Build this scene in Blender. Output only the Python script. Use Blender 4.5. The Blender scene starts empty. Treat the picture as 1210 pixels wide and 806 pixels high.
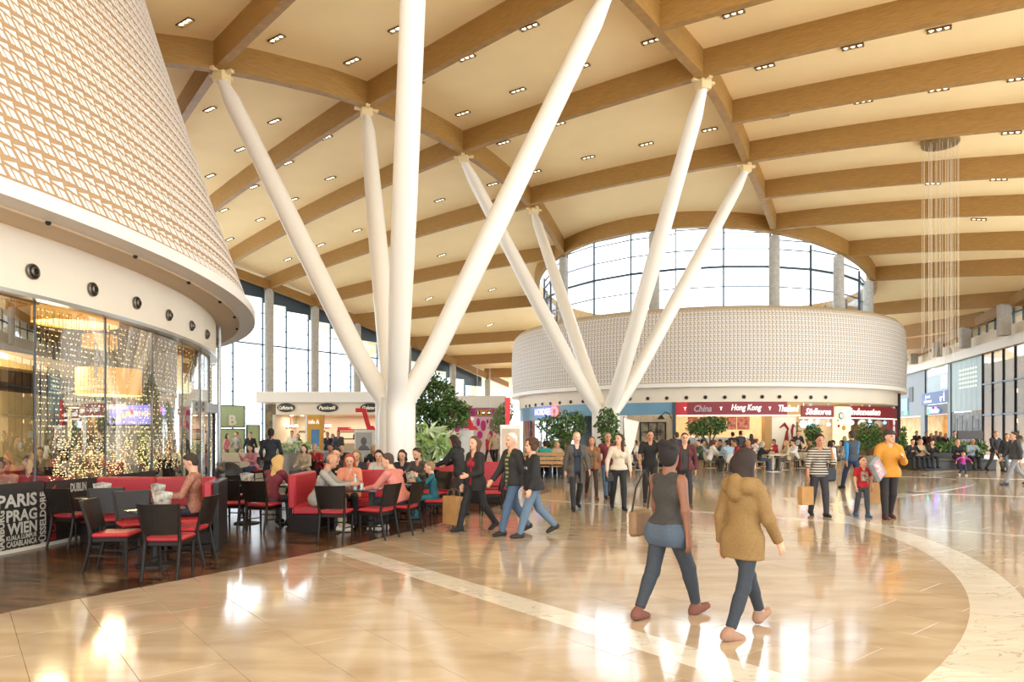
import bpy, bmesh, math, random
import numpy as np
from mathutils import Vector, Matrix, Euler
random.seed(7); RS = np.random.RandomState(5)
sc = bpy.context.scene; COL = sc.collection
# ---------------------------------------------------------------- camera, sky, exposure
F = 807.0; CX = 605.0; HY = 510.0; EYE = 1.75          # focal length (px), principal column, horizon row, eye height
cam = bpy.data.cameras.new('camera'); camo = bpy.data.objects.new('camera', cam); COL.objects.link(camo)
camo.location = (0, 0, EYE); camo.rotation_euler = (math.pi/2, 0, 0)
cam.sensor_width = 36; cam.lens = F/1210*36; cam.shift_y = (HY-403)/1210; cam.clip_end = 500; cam.clip_start = .05
sc.camera = camo
w = bpy.data.worlds.new('world'); sc.world = w; w.use_nodes = True
bg = w.node_tree.nodes['Background']; bg.inputs[0].default_value = (0.87, 0.945, 1.0, 1); bg.inputs[1].default_value = 1.55
vs = sc.view_settings; vs.view_transform = 'Standard'; vs.look = 'None'; vs.gamma = 1; vs.use_curve_mapping = False
vs.exposure = 1.42
sc.cycles.max_bounces = 10; sc.cycles.diffuse_bounces = 6; sc.cycles.transparent_max_bounces = 24
sc.cycles.glossy_bounces = 5; sc.cycles.sample_clamp_indirect = 8; sc.cycles.use_denoising = True
sc.cycles.caustics_reflective = False; sc.cycles.caustics_refractive = False
# ---------------------------------------------------------------- helpers
def lin(c):
    if isinstance(c, str): c = [int(c[i:i+2], 16)/255 for i in (0, 2, 4)]
    return tuple(x/12.92 if x <= .04045 else ((x+.055)/1.055)**2.4 for x in c)
MATS = {}
def mat(name, col, rough=.6, metal=0, noise=None, bump=0, emit=0, coat=0, rand=0, stretch=(1,1,1), col2=None, spec=.5):
    if name in MATS: return MATS[name]
    m = bpy.data.materials.new(name); m.use_nodes = True; nt = m.node_tree; N = nt.nodes; L = nt.links
    b = N['Principled BSDF']; c = lin(col)
    b.inputs['Base Color'].default_value = (*c, 1); b.inputs['Roughness'].default_value = rough; b.inputs['Metallic'].default_value = metal
    b.inputs['Specular IOR Level'].default_value = spec
    if coat: b.inputs['Coat Weight'].default_value = coat; b.inputs['Coat Roughness'].default_value = .05
    src = None
    if noise:
        tc = N.new('ShaderNodeTexCoord'); mp = N.new('ShaderNodeMapping'); mp.inputs['Scale'].default_value = stretch
        L.new(tc.outputs['Object'], mp.inputs[0])
        nz = N.new('ShaderNodeTexNoise'); nz.inputs['Scale'].default_value = noise[0]; nz.inputs['Detail'].default_value = 5
        L.new(mp.outputs[0], nz.inputs['Vector'])
        mx = N.new('ShaderNodeMix'); mx.data_type = 'RGBA'
        d = noise[1]; c2 = lin(col2) if col2 else tuple(x*(1-d) for x in c)
        mx.inputs[6].default_value = (*c2, 1); mx.inputs[7].default_value = (*(c if col2 else tuple(min(1, x*(1+d)) for x in c)), 1)
        cr = N.new('ShaderNodeMapRange'); cr.inputs[1].default_value = .3; cr.inputs[2].default_value = .7
        L.new(nz.outputs[0], cr.inputs[0]); L.new(cr.outputs[0], mx.inputs[0]); src = mx.outputs[2]
        if bump:
            bp = N.new('ShaderNodeBump'); bp.inputs['Strength'].default_value = bump; bp.inputs['Distance'].default_value = .01
            L.new(nz.outputs[0], bp.inputs['Height']); L.new(bp.outputs[0], b.inputs['Normal'])
    if rand:
        oi = N.new('ShaderNodeObjectInfo'); hv = N.new('ShaderNodeHueSaturation')
        mr = N.new('ShaderNodeMapRange'); mr.inputs[3].default_value = 1-rand; mr.inputs[4].default_value = 1+rand
        L.new(oi.outputs['Random'], mr.inputs[0]); L.new(mr.outputs[0], hv.inputs['Value'])
        if src: L.new(src, hv.inputs['Color'])
        else: hv.inputs['Color'].default_value = (*c, 1)
        src = hv.outputs[0]
    if src: L.new(src, b.inputs['Base Color'])
    if emit:
        b.inputs['Emission Color'].default_value = (*c, 1); b.inputs['Emission Strength'].default_value = emit
    MATS[name] = m; return m
def glassmat(name, tint, refl=1.0, rough=.01):
    if name in MATS: return MATS[name]
    m = bpy.data.materials.new(name); m.use_nodes = True; nt = m.node_tree; N = nt.nodes; L = nt.links; N.remove(N['Principled BSDF'])
    t = N.new('ShaderNodeBsdfTransparent'); t.inputs[0].default_value = (*tint, 1)
    g = N.new('ShaderNodeBsdfGlossy'); g.inputs['Roughness'].default_value = rough
    fr = N.new('ShaderNodeFresnel'); fr.inputs[0].default_value = 1.45
    ml = N.new('ShaderNodeMath'); ml.operation = 'MULTIPLY'; ml.inputs[1].default_value = refl
    mx = N.new('ShaderNodeMixShader'); L.new(fr.outputs[0], ml.inputs[0]); L.new(ml.outputs[0], mx.inputs[0])
    L.new(t.outputs[0], mx.inputs[1]); L.new(g.outputs[0], mx.inputs[2]); L.new(mx.outputs[0], N['Material Output'].inputs[0])
    MATS[name] = m; return m
def tag(o, label=None, cat=None, group=None, kind=None):
    if label: o['label'] = label
    if cat: o['category'] = cat
    if group: o['group'] = group
    if kind: o['kind'] = kind
    return o
def empty(name, loc=(0,0,0), rz=0, label=None, cat=None, group=None, kind=None):
    o = bpy.data.objects.new(name, None); COL.objects.link(o); o.location = loc; o.rotation_euler = (0,0,rz); o.empty_display_size = .1
    return tag(o, label, cat, group, kind)
def mkobj(name, me, parent=None, world=False):
    o = bpy.data.objects.new(name, me); COL.objects.link(o)
    if parent is not None:
        o.parent = parent
        if world: o.matrix_parent_inverse = Matrix.LocRotScale(parent.location, parent.rotation_euler, None).inverted()
    return o
class MB:
    def __init__(s): s.v = []; s.f = []; s.m = []
    def add(s, vs, fs, m=0):
        n = len(s.v); s.v += [tuple(p) for p in vs]; s.f += [tuple(i+n for i in q) for q in fs]; s.m += [m]*len(fs); return s
    def box(s, x0, x1, y0, y1, z0, z1, m=0, M=None):
        vs = [Vector((x,y,z)) for z in (z0,z1) for y in (y0,y1) for x in (x0,x1)]
        if M: vs = [M @ p for p in vs]
        return s.add(vs, [(0,2,3,1),(4,5,7,6),(0,1,5,4),(2,6,7,3),(0,4,6,2),(1,3,7,5)], m)
    def bbox(s, x0, x1, y0, y1, z0, z1, b=.01, m=0, M=None):      # box with chamfered edges
        vs = []; X=(x0,x1); Y=(y0,y1); Z=(z0,z1); idx = {}
        for i in (0,1):
            for j in (0,1):
                for k in (0,1):
                    p = [X[i],Y[j],Z[k]]; d = [1-2*i,1-2*j,1-2*k]
                    for a in range(3):
                        q = [p[c] + (0 if c == a else d[c]*b) for c in range(3)]
                        idx[(i,j,k,a)] = len(vs); vs.append(Vector(q))
        fs = []
        for a in range(3):
            o1, o2 = [c for c in range(3) if c != a]
            for s_ in (0,1):
                q = []
                for (u,v) in ((0,0),(1,0),(1,1),(0,1)):
                    t = [0,0,0]; t[a] = s_; t[o1] = u; t[o2] = v; q.append(idx[(*t,a)])
                fs.append(q if (s_ == 1) == (a != 1) else q[::-1])
        for a in range(3):
            o1, o2 = [c for c in range(3) if c != a]
            for u in (0,1):
                for v in (0,1):
                    t0 = [0,0,0]; t1 = [0,0,0]; t0[o1]=t1[o1]=u; t0[o2]=t1[o2]=v; t1[a] = 1
                    fs.append((idx[(*t0,o1)], idx[(*t1,o1)], idx[(*t1,o2)], idx[(*t0,o2)]))
        for i in (0,1):
            for j in (0,1):
                for k in (0,1): fs.append((idx[(i,j,k,0)], idx[(i,j,k,1)], idx[(i,j,k,2)]))
        if M: vs = [M @ p for p in vs]
        return s.add(vs, fs, m)
    def tube(s, pts, r, n=8, m=0, cap=True):
        pts = [Vector(p) for p in pts]; rr = r if isinstance(r, (list,tuple)) else [r]*len(pts); rings = []
        up = None
        for i, p in enumerate(pts):
            d = (pts[min(i+1,len(pts)-1)] - pts[max(i-1,0)]).normalized()
            if up is None: up = Vector((0,0,1)) if abs(d.z) < .9 else Vector((1,0,0))
            a = d.cross(up).normalized(); b = a.cross(d).normalized(); up = b
            rings.append([p + a*rr[i]*math.cos(t) + b*rr[i]*math.sin(t) for t in [2*math.pi*k/n for k in range(n)]])
        vs = [q for R in rings for q in R]; fs = []
        for i in range(len(pts)-1):
            for k in range(n): fs.append((i*n+k, i*n+(k+1)%n, (i+1)*n+(k+1)%n, (i+1)*n+k))
        if cap: fs.append(tuple(range(n))[::-1]); fs.append(tuple(range((len(pts)-1)*n, len(pts)*n)))
        return s.add(vs, fs, m)
    def lathe(s, prof, n=16, c=(0,0,0), m=0, M=None):
        vs = []; fs = []
        for (r,z) in prof:
            for k in range(n):
                t = 2*math.pi*k/n; p = Vector((c[0]+r*math.cos(t), c[1]+r*math.sin(t), c[2]+z)); vs.append(M @ p if M else p)
        for i in range(len(prof)-1):
            for k in range(n): fs.append((i*n+k, i*n+(k+1)%n, (i+1)*n+(k+1)%n, (i+1)*n+k))
        fs.append(tuple(range(n))[::-1]); fs.append(tuple(range((len(prof)-1)*n, len(prof)*n)))
        return s.add(vs, fs, m)
    def prism(s, poly, z0, z1, m=0, M=None):
        n = len(poly); vs = [Vector((x,y,z)) for z in (z0,z1) for x,y in poly]
        if M: vs = [M @ p for p in vs]
        return s.add(vs, [tuple(range(n))[::-1], tuple(range(n,2*n))] + [(i,(i+1)%n,n+(i+1)%n,n+i) for i in range(n)], m)
    def ball(s, c, r, n=10, k=6, m=0):
        r = r if isinstance(r,(tuple,list)) else (r,r,r); vs = []; fs = []
        for i in range(1,k):
            for j in range(n):
                a = math.pi*i/k; b = 2*math.pi*j/n
                vs.append((c[0]+r[0]*math.sin(a)*math.cos(b), c[1]+r[1]*math.sin(a)*math.sin(b), c[2]+r[2]*math.cos(a)))
        vs += [(c[0],c[1],c[2]+r[2]), (c[0],c[1],c[2]-r[2])]; t = len(vs)-2
        for i in range(k-2):
            for j in range(n): fs.append((i*n+j, (i+1)*n+j, (i+1)*n+(j+1)%n, i*n+(j+1)%n))
        for j in range(n): fs.append((t, j, (j+1)%n)); fs.append((t+1, (k-2)*n+(j+1)%n, (k-2)*n+j))
        return s.add(vs, fs, m)
    def mesh(s, name, mats, smooth=False):
        me = bpy.data.meshes.new(name); me.from_pydata(s.v, [], s.f); 
        for a in (mats if isinstance(mats,(list,tuple)) else [mats]): me.materials.append(a)
        if any(s.m): me.polygons.foreach_set('material_index', s.m)
        if smooth: me.polygons.foreach_set('use_smooth', [True]*len(s.f))
        me.update(); return me
    def build(s, name, mats, parent=None, smooth=False, world=False):
        me = s.mesh(name, mats, smooth)
        if smooth == 'auto': me.set_sharp_from_angle(angle=.7)
        return mkobj(name, me, parent, world)
def text_mesh(txt, size, depth=.01, bold=0, shear=0, align='CENTER', space=1.0):
    cu = bpy.data.curves.new('lettering', 'FONT'); cu.body = txt; cu.size = size; cu.extrude = depth/2; cu.offset = bold; cu.shear = shear
    cu.align_x = align; cu.align_y = 'CENTER'; cu.space_character = space; cu.resolution_u = 2
    o = bpy.data.objects.new('lettering', cu); COL.objects.link(o)
    bpy.context.view_layer.update()
    me = bpy.data.meshes.new_from_object(o.evaluated_get(bpy.context.evaluated_depsgraph_get()))
    bpy.data.objects.remove(o); bpy.data.curves.remove(cu); return me
def text(name, txt, M, size, m, parent=None, world=True, depth=.02, bold=0, shear=0, align='CENTER', fit=None, space=1.0):
    """lettering on a surface; M maps text plane (x right, y up, z out) to the world; fit=(width,height) scales it"""
    me = text_mesh(txt, size, depth, bold, shear, align, space); vs = [v.co for v in me.vertices]
    if fit:
        x0 = min(v.x for v in vs); x1 = max(v.x for v in vs); y0 = min(v.y for v in vs); y1 = max(v.y for v in vs)
        me.transform(Matrix.Diagonal((fit[0]/(x1-x0), fit[1]/(y1-y0), 1, 1)) @ Matrix.Translation((-(x0+x1)/2, -(y0+y1)/2, 0)))
    me.transform(M); me.materials.clear(); me.materials.append(m); me.name = name
    return mkobj(name, me, parent, world)
def ray(px, py): return (px-CX)/F, (HY-py)/F
def at(px, py, Y): k, m = ray(px, py); return Vector((k*Y, Y, EYE+m*Y))
def ground(px, py): return at(px, py, EYE*F/(py-HY))
def XY(px, Y): return ((px-CX)/F*Y, Y)
def children(o): return [c for c in COL.objects if c.parent == o]
def copy_tree(o, parent=None, kids={}):
    c = o.copy(); COL.objects.link(c)
    if parent is not None: c.parent = parent
    for ch in KIDS.get(o.name, []): copy_tree(ch, c)
    return c
KIDS = {}
def register(o):          # remember the children of a prototype once, so that copying is quick
    KIDS[o.name] = children(o)
    for ch in KIDS[o.name]: register(ch)
def place(proto, loc, rz, label, group=None, first=set()):
    """the prototype itself the first time, a copy with copied parts after that"""
    if proto.name in first: o = copy_tree(proto)
    else: first.add(proto.name); register(proto); o = proto
    o.location = loc; o.rotation_euler = (0,0,rz); o['label'] = label
    if group: o['group'] = group
    return o
def frame(o, x, z=(0,0,1)):      # matrix with origin o, x axis x, y axis ~z (up), z axis outward
    x = Vector(x).normalized(); u = Vector(z); n = x.cross(u).normalized(); u = n.cross(x)
    return Matrix(((x.x,u.x,n.x,o[0]),(x.y,u.y,n.y,o[1]),(x.z,u.z,n.z,o[2]),(0,0,0,1)))
# ---------------------------------------------------------------- roof surface (underside of the beams), measured from the beam crossings
RC = [11.75302704,-0.39848482,-0.13875353,-1.62984237,-0.31259733,-1.07965709,0.15875138,1.49862992,-0.75063,-0.2280691]
def hb(x, y):
    x = max(-28, min(44, x)); x = (x-4)/20; y = (max(4, min(75, y))-30)/20
    return EYE + sum(a*b for a, b in zip(RC, (1,x,y,x*x,x*y,y*y,x*x*y,x*y*y,x**3,y**3)))
BD = .85                                       # beam depth
def on_roof(px, py, dz=0):
    k, m = ray(px, py); lo = 6.0; f = lambda Y: hb(k*Y, Y)+dz-(EYE+m*Y)
    Y = lo
    while f(Y) > 0 and Y < 90: Y += .25
    a, b = Y-.25, Y
    for _ in range(25):
        c = (a+b)/2
        if f(c) > 0: a = c
        else: b = c
    return Vector((k*b, b, EYE+m*b))
# round plans: left pavilion, centre pavilion
LC = Vector((-23.4, 12.5)); CC = Vector((13.04, 48.6))
def on_circle(px, C, r, far=False):
    k = (px-CX)/F; a = 1+k*k; b = -2*(k*C.x+C.y); c = C.dot(C)-r*r; d = math.sqrt(max(b*b-4*a*c, 0))
    Y = (-b+(d if far else -d))/2/a; return Vector((k*Y, Y))
def ang(p, C): return math.atan2(p.y-C.y, p.x-C.x)
def arc(C, r, a0, a1, n): return [(C.x+r*math.cos(a0+(a1-a0)*i/n), C.y+r*math.sin(a0+(a1-a0)*i/n)) for i in range(n+1)]
def curved_wall(mb, C, r0, r1, a0, a1, z0, z1, n=24, m=0, taper=None):
    """solid arc slab between radii r0<r1"""
    A = arc(C, r0, a0, a1, n); B = arc(C, r1, a0, a1, n); vs = []; fs = []
    for i in range(n+1):
        vs += [(*A[i], z0), (*B[i], z0), (*B[i], z1), (*A[i], z1)]
    for i in range(n):
        for q in range(4): fs.append((i*4+q, i*4+(q+1)%4, (i+1)*4+(q+1)%4, (i+1)*4+q))
    fs += [(0,3,2,1), (n*4, n*4+1, n*4+2, n*4+3)]
    return mb.add(vs, fs, m)
# ---------------------------------------------------------------- common materials
wood = mat('glulam_wood', 'a0783c', .55, noise=(3, .18), stretch=(1,1,14), bump=.1)
ceil_m = mat('ceiling_panel', 'fce2ac', .8, noise=(.6, .03))
white = mat('white_paint', 'f1eee6', .45)
cream = mat('cream_plaster', 'ece0cb', .6, noise=(.7, .03))
steelw = mat('white_steel', 'f4efe4', .35)
concrete = mat('concrete', 'b9b6ae', .8, noise=(6, .12), bump=.15)
darkframe = mat('dark_frame', '4d5c68', .4, metal=.4)
black = mat('black_paint', '1c1a19', .5)
blackwood = mat('black_stained_wood', '1f1712', .45, noise=(8, .25), stretch=(1,1,8), spec=.25)
redl = mat('red_leather', 'b02e36', .42, noise=(25, .08), bump=.08)
redd = mat('dark_red_panel', '9c2a31', .4)
chrome = mat('brushed_steel', 'b5b5b3', .3, metal=.9)
glass = glassmat('clear_glass', (.93,.96,.97), .55)
glass_far = glassmat('window_glass', (.97,.985,1), .5)
wglow = mat('warm_lamp', 'fff0cf', .4, emit=3)
# marble tile: beige travertine-like, a tone of its own for each tile
def marble(name, c1, c2, rough, brick=False, rand=.05, vein=None):
    m = bpy.data.materials.new(name); m.use_nodes = True; nt = m.node_tree; N = nt.nodes; L = nt.links; b = N['Principled BSDF']
    tc = N.new('ShaderNodeTexCoord'); geo = N.new('ShaderNodeNewGeometry')
    nz = N.new('ShaderNodeTexNoise'); nz.inputs['Scale'].default_value = .9; nz.inputs['Detail'].default_value = 8; nz.inputs['Distortion'].default_value = .8
    mp = N.new('ShaderNodeMapping'); mp.inputs['Rotation'].default_value = (0,0,-.9); mp.inputs['Scale'].default_value = (1,3.2,1)
    L.new(geo.outputs['Position'], mp.inputs[0]); L.new(mp.outputs[0], nz.inputs['Vector'])
    mr = N.new('ShaderNodeMapRange'); mr.inputs[1].default_value = .32; mr.inputs[2].default_value = .68; L.new(nz.outputs[0], mr.inputs[0])
    mx = N.new('ShaderNodeMix'); mx.data_type = 'RGBA'; mx.inputs[6].default_value = (*lin(c1),1); mx.inputs[7].default_value = (*lin(c2),1)
    L.new(mr.outputs[0], mx.inputs[0]); src = mx.outputs[2]
    if vein:
        wv = N.new('ShaderNodeTexNoise'); wv.inputs['Scale'].default_value = .7; wv.inputs['Detail'].default_value = 6; wv.inputs['Distortion'].default_value = 2.2
        L.new(mp.outputs[0], wv.inputs['Vector'])
        r2 = N.new('ShaderNodeValToRGB'); e = r2.color_ramp.elements; e[0].position = .487; e[0].color = (0,0,0,1); e[1].position = .5; e[1].color = (1,1,1,1)
        e3 = e.new(.513); e3.color = (0,0,0,1); L.new(wv.outputs[0], r2.inputs[0])
        m2 = N.new('ShaderNodeMix'); m2.data_type = 'RGBA'; m2.inputs[7].default_value = (*lin(vein),1); L.new(r2.outputs[0], m2.inputs[0]); L.new(src, m2.inputs[6]); src = m2.outputs[2]
    if brick:
        m3 = N.new('ShaderNodeMapping'); m3.inputs['Rotation'].default_value = (0,0,-TILE_ANG); m3.inputs['Location'].default_value = (0,-.39,0)
        L.new(geo.outputs['Position'], m3.inputs[0])
        bk = N.new('ShaderNodeTexBrick'); bk.inputs['Scale'].default_value = 1; bk.inputs['Brick Width'].default_value = 1.2; bk.inputs['Row Height'].default_value = .6
        bk.inputs['Mortar Size'].default_value = .004; bk.inputs['Color1'].default_value = (.94,.94,.94,1); bk.inputs['Color2'].default_value = (1.04,1.03,1.02,1); bk.inputs['Mortar'].default_value = (.45,.42,.38,1)
        L.new(m3.outputs[0], bk.inputs['Vector'])
        mu = N.new('ShaderNodeMix'); mu.data_type = 'RGBA'; mu.blend_type = 'MULTIPLY'; mu.inputs[0].default_value = 1; L.new(src, mu.inputs[6]); L.new(bk.outputs[0], mu.inputs[7]); src = mu.outputs[2]
    elif rand:
        oi = N.new('ShaderNodeObjectInfo'); hv = N.new('ShaderNodeHueSaturation'); m4 = N.new('ShaderNodeMapRange')
        m4.inputs[3].default_value = 1-rand; m4.inputs[4].default_value = 1+rand; L.new(oi.outputs['Random'], m4.inputs[0]); L.new(m4.outputs[0], hv.inputs['Value'])
        L.new(src, hv.inputs['Color']); src = hv.outputs[0]
    L.new(src, b.inputs['Base Color']); b.inputs['Roughness'].default_value = rough; b.inputs['Specular IOR Level'].default_value = .6
    b.inputs['Coat Weight'].default_value = .35; b.inputs['Coat Roughness'].default_value = .06
    MATS[name] = m; return m
TA = Vector((-.63, .777)); TB = Vector((.777, .63))              # tile rows run along TA
TILE_ANG = math.atan2(-TA.y, -TA.x)
tile_m = marble('beige_marble', 'b49c80', 'ccb89e', .11)
floor_m = marble('beige_marble_floor', 'b49c80', 'ccb89e', .14, brick=True)
strip_m = marble('white_marble', 'e3d8c8', 'efe8dc', .14, vein='b9b0a6', rand=.04)
greyst = marble('grey_stone', '8f8c88', 'b3aca2', .2, rand=0)
# dark parquet
pq = mat('dark_parquet', '4a3020', .22, spec=.5)
nt = pq.node_tree; N = nt.nodes; L = nt.links; geo = N.new('ShaderNodeNewGeometry'); mp = N.new('ShaderNodeMapping'); mp.inputs['Rotation'].default_value = (0,0,.2)
bk = N.new('ShaderNodeTexBrick'); bk.inputs['Scale'].default_value = 1; bk.inputs['Brick Width'].default_value = .45; bk.inputs['Row Height'].default_value = .09
bk.inputs['Mortar Size'].default_value = .0015; bk.inputs['Color1'].default_value = (*lin('33200f'),1); bk.inputs['Color2'].default_value = (*lin('8d6540'),1); bk.inputs['Mortar'].default_value = (*lin('20140d'),1)
nz = N.new('ShaderNodeTexNoise'); nz.inputs['Scale'].default_value = 5; mm = N.new('ShaderNodeMix'); mm.data_type = 'RGBA'; mm.blend_type = 'MULTIPLY'; mm.inputs[0].default_value = .8
L.new(geo.outputs['Position'], mp.inputs[0]); L.new(mp.outputs[0], bk.inputs['Vector']); L.new(mp.outputs[0], nz.inputs['Vector'])
L.new(bk.outputs[0], mm.inputs[6]); L.new(nz.outputs[0], mm.inputs[7]); L.new(mm.outputs[2], N['Principled BSDF'].inputs['Base Color'])
# ---------------------------------------------------------------- floor
WL0 = Vector((-16.48, 46.35)); WLD = Vector((.573, .819)).normalized()          # left window wall
WR0 = Vector((31.25, 47.0)); WRD = Vector((.273, 1)).normalized()               # right shop wall
def wl(t): return WL0 + WLD*t
def wr(t): return WR0 + WRD*t
poly = [wl(-32), wl(26), Vector((4,74)), wr(28), wr(-60), Vector((14,-10)), Vector((-14,-10)), Vector((-44,0))]
mb = MB(); mb.prism([(p.x,p.y) for p in poly], -.3, -.004)
floor = tag(mb.build('floor', floor_m), 'polished beige marble mall floor', None, kind='structure')
# tiles near the camera, each one a piece of the floor
tm = MB(); tm.bbox(.002, 1.198, .002, .598, -.02, 0, .0015); tme = tm.mesh('floor_tile', tile_m)
park = [ground(*p) for p in [(-70,742),(0,725),(267,675),(400,647.5),(430,641),(526,617),(592,597),(650,581)]]
def parquet_x(px, py):
    e = [(-70,742),(0,725),(267,675),(400,647.5),(430,641),(526,617),(592,597),(650,581)]
    for (a,b),(c,d) in zip(e, e[1:]):
        if a <= px <= c: return py > b+(d-b)*(px-a)/(c-a)-6
    return True
cand = []
for r in range(-16, 40):
    for c in range(-40, 40):
        o = TB*(r*.6+.39) + (-TA)*(c*1.2+(.6 if r % 2 else 0))
        ctr = o + (-TA)*.6 + TB*.3
        if ctr.y < 3.4: continue
        px = CX+F*ctr.x/ctr.y; py = HY+F*EYE/ctr.y
        if px < -130 or px > 1350 or py > 1000 or not parquet_x(px, py): continue
        cand.append((ctr.length, o))
cand.sort(key=lambda a: a[0])
for d, o in cand[:300]:
    t = mkobj('floor_tile', tme, floor); t.location = (o.x, o.y, 0); t.rotation_euler = (0,0,TILE_ANG)
# rotate so that local x runs along -TA
# inlaid white marble strips
def strip(pts, width, seg=1.0, z=.0012):
    """pts: centre line on the ground; laid as separate pieces"""
    P = [Vector((p[0],p[1])) for p in pts]; acc = 0; cur = [P[0]]; pieces = []
    for a, b in zip(P, P[1:]):
        cur.append(b); acc += (b-a).length
        if acc >= seg: pieces.append(cur); cur = [b]; acc = 0
    if len(cur) > 1: pieces.append(cur)
    for pc in pieces:
        m = MB(); vs = []; n = len(pc)
        for i, p in enumerate(pc):
            d = (pc[min(i+1,n-1)]-pc[max(i-1,0)]).normalized(); nn = Vector((-d.y,d.x))*width/2
            vs += [(p.x+nn.x,p.y+nn.y,z),(p.x-nn.x,p.y-nn.y,z),(p.x+nn.x,p.y+nn.y,z-.02),(p.x-nn.x,p.y-nn.y,z-.02)]
        fs = []
        for i in range(n-1):
            j = 4*i; fs += [(j,j+1,j+5,j+4),(j+2,j+6,j+7,j+3),(j,j+4,j+6,j+2),(j+1,j+3,j+7,j+5)]
        fs += [(0,2,3,1),(4*n-4,4*n-3,4*n-1,4*n-2)]
        m.add(vs, fs); m.build('marble_strip', strip_m, floor)
def seg2(a, b, n): return [Vector((a[0]+(b[0]-a[0])*i/n, a[1]+(b[1]-a[1])*i/n)) for i in range(n+1)]
p0 = TB*4.43 + TA*9.5; p1 = TB*4.43 - TA*.3
strip(seg2(p0, p1, 10), .38)
FC = Vector((-4.9, 13.0))
strip(arc(FC, 11.56, -.85, .16, 26), .5, .85)
strip([ground(*p) for p in [(998,612),(960,600),(930,588)]], .4, 3, .0008)
q = [ground(*p) for p in [(985,597),(1030,590),(1061,585.6),(1104,579.5),(1135,574),(1144,571),(1139,567),(1111,563),(1098,559.5),(1111,556.5),(1173,552.6)]]
strip(q, .5, 1.8, .0006)
strip(seg2(ground(636,590.7), ground(1230,634.7), 10), .24, .9, .0006)
strip(seg2(ground(1068,582), ground(1250,588), 4), .3, 1.2, .0006); strip(seg2(ground(1060,563), ground(1250,567), 4), .4, 1.2, .0006)
# cafe parquet and food court paving are inlaid floor fields
m = MB(); pp = [(p.x,p.y) for p in park]; pp += [XY(640,24), XY(615,31), XY(520,33), (-13,33), (-20,28), (-40,22), (-40,4), (-12,2)]
m.prism(pp, -.03, .001); o = m.build('parquet_field', pq, floor)
m = MB(); m.prism([XY(616,30.5), ground(650,582)[:2], ground(780,588)[:2], ground(900,580)[:2], ground(965,568)[:2], XY(1010,30), XY(1062,33), XY(1060,50), XY(700,50), XY(560,36)], -.03, -.002); m.build('stone_field', greyst, floor)
# ---------------------------------------------------------------- ceiling and beams
NSEG = 120; rad = [11.3,11.8,12.5,13.5,15,17,19,21,23.5,26,29,32,35,38,41,44,48,52,56,60,65]
V = []; idx = {}
for i, r in enumerate(rad):
    for j in range(NSEG):
        a = 2*math.pi*j/NSEG; x = CC.x+r*math.cos(a); y = CC.y+r*math.sin(a); idx[i,j] = len(V); V.append((x,y,hb(x,y)+BD))
fs = []
for i in range(len(rad)-1):
    for j in range(NSEG):
        q = (idx[i,j], idx[i,(j+1)%NSEG], idx[i+1,(j+1)%NSEG], idx[i+1,j])
        cx = sum(V[k][0] for k in q)/4; cy = sum(V[k][1] for k in q)/4
        dl = (Vector((cx,cy))-WL0).dot(Vector((-WLD.y,WLD.x))); dr = (Vector((cx,cy))-WR0).dot(Vector((WRD.y,-WRD.x)))
        if cy < -8 or cy > 76 or dl > 4 or dr > 3.5 or cx < -34: continue
        fs.append(q)
m = MB(); m.v = V; m.f = fs; m.m = [0]*len(fs)
ceiling = tag(m.build('ceiling', ceil_m, smooth=True), 'cream panelled vaulted ceiling between timber beams', kind='structure')
def beam(pts, wd=.24, depth=BD, name='beam', ext=(0,0), wmat=None, n=16, parent=None):
    P = [Vector((p[0],p[1])) for p in pts]
    if ext[0]: P[0] = P[0] + (P[0]-P[1]).normalized()*ext[0]
    if ext[1]: P[-1] = P[-1] + (P[-1]-P[-2]).normalized()*ext[1]
    if len(P) == 2: P = [P[0].lerp(P[1], i/n) for i in range(n+1)]
    vs = []; fs = []; k = len(P)
    for i, p in enumerate(P):
        d = (P[min(i+1,k-1)]-P[max(i-1,0)]).normalized(); nn = Vector((-d.y,d.x))*wd/2; z = hb(p.x,p.y)
        vs += [(p.x+nn.x,p.y+nn.y,z),(p.x-nn.x,p.y-nn.y,z),(p.x-nn.x,p.y-nn.y,z+depth+.06),(p.x+nn.x,p.y+nn.y,z+depth+.06)]
    for i in range(k-1):
        for q in range(4): fs.append((i*4+q, (i+1)*4+q, (i+1)*4+(q+1)%4, i*4+(q+1)%4))
    fs += [(0,1,2,3), (k*4-1,k*4-2,k*4-3,k*4-4)]
    m = MB(); m.add(vs, fs); return m.build(name, wmat or wood, parent or ceiling)
OR = on_roof
# smooth polyline through measured points of the two girders
def densify(P, n=6):
    out = []
    for i in range(len(P)-1):
        a = P[max(i-1,0)]; b = P[i]; c = P[i+1]; d = P[min(i+2,len(P)-1)]
        for t in [k/n for k in range(n)]:
            out.append(.5*((2*b)+(c-a)*t+(2*a-5*b+4*c-d)*t*t+(-a+3*b-3*c+d)*t**3))
    out.append(P[-1]); return out
Rg = [OR(*p) for p in [(590,-150),(660,-85),(720,-22),(786,48),(834,100),(864,152),(884,197),(901,236),(914,271)]]
Lg = [OR(*p) for p in [(60,62),(182,75),(255,84),(345,102),(436,128),(548,182),(628,246),(667,304)]]
beam(densify(Rg), .3, BD-.04, 'girder'); beam(densify(Lg), .3, BD-.04, 'girder')
for a, b, e in [((786,34),(904,0),14),((834,90),(1210,7),8),((864,147),(1210,89),7),((886,192),(1210,152),6),((904,235),(1210,209),5),((917,272),(1210,254),4),
                ((994,304),(1210,295),2.5),((1028,333),(1210,325),1.5),((1035,373),(1203,362),.8),((1060,400),(1153,386),.8),((1062,414),(1117,409),.8)]:
    beam([OR(*a), OR(*b)], ext=(.2,e))
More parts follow.
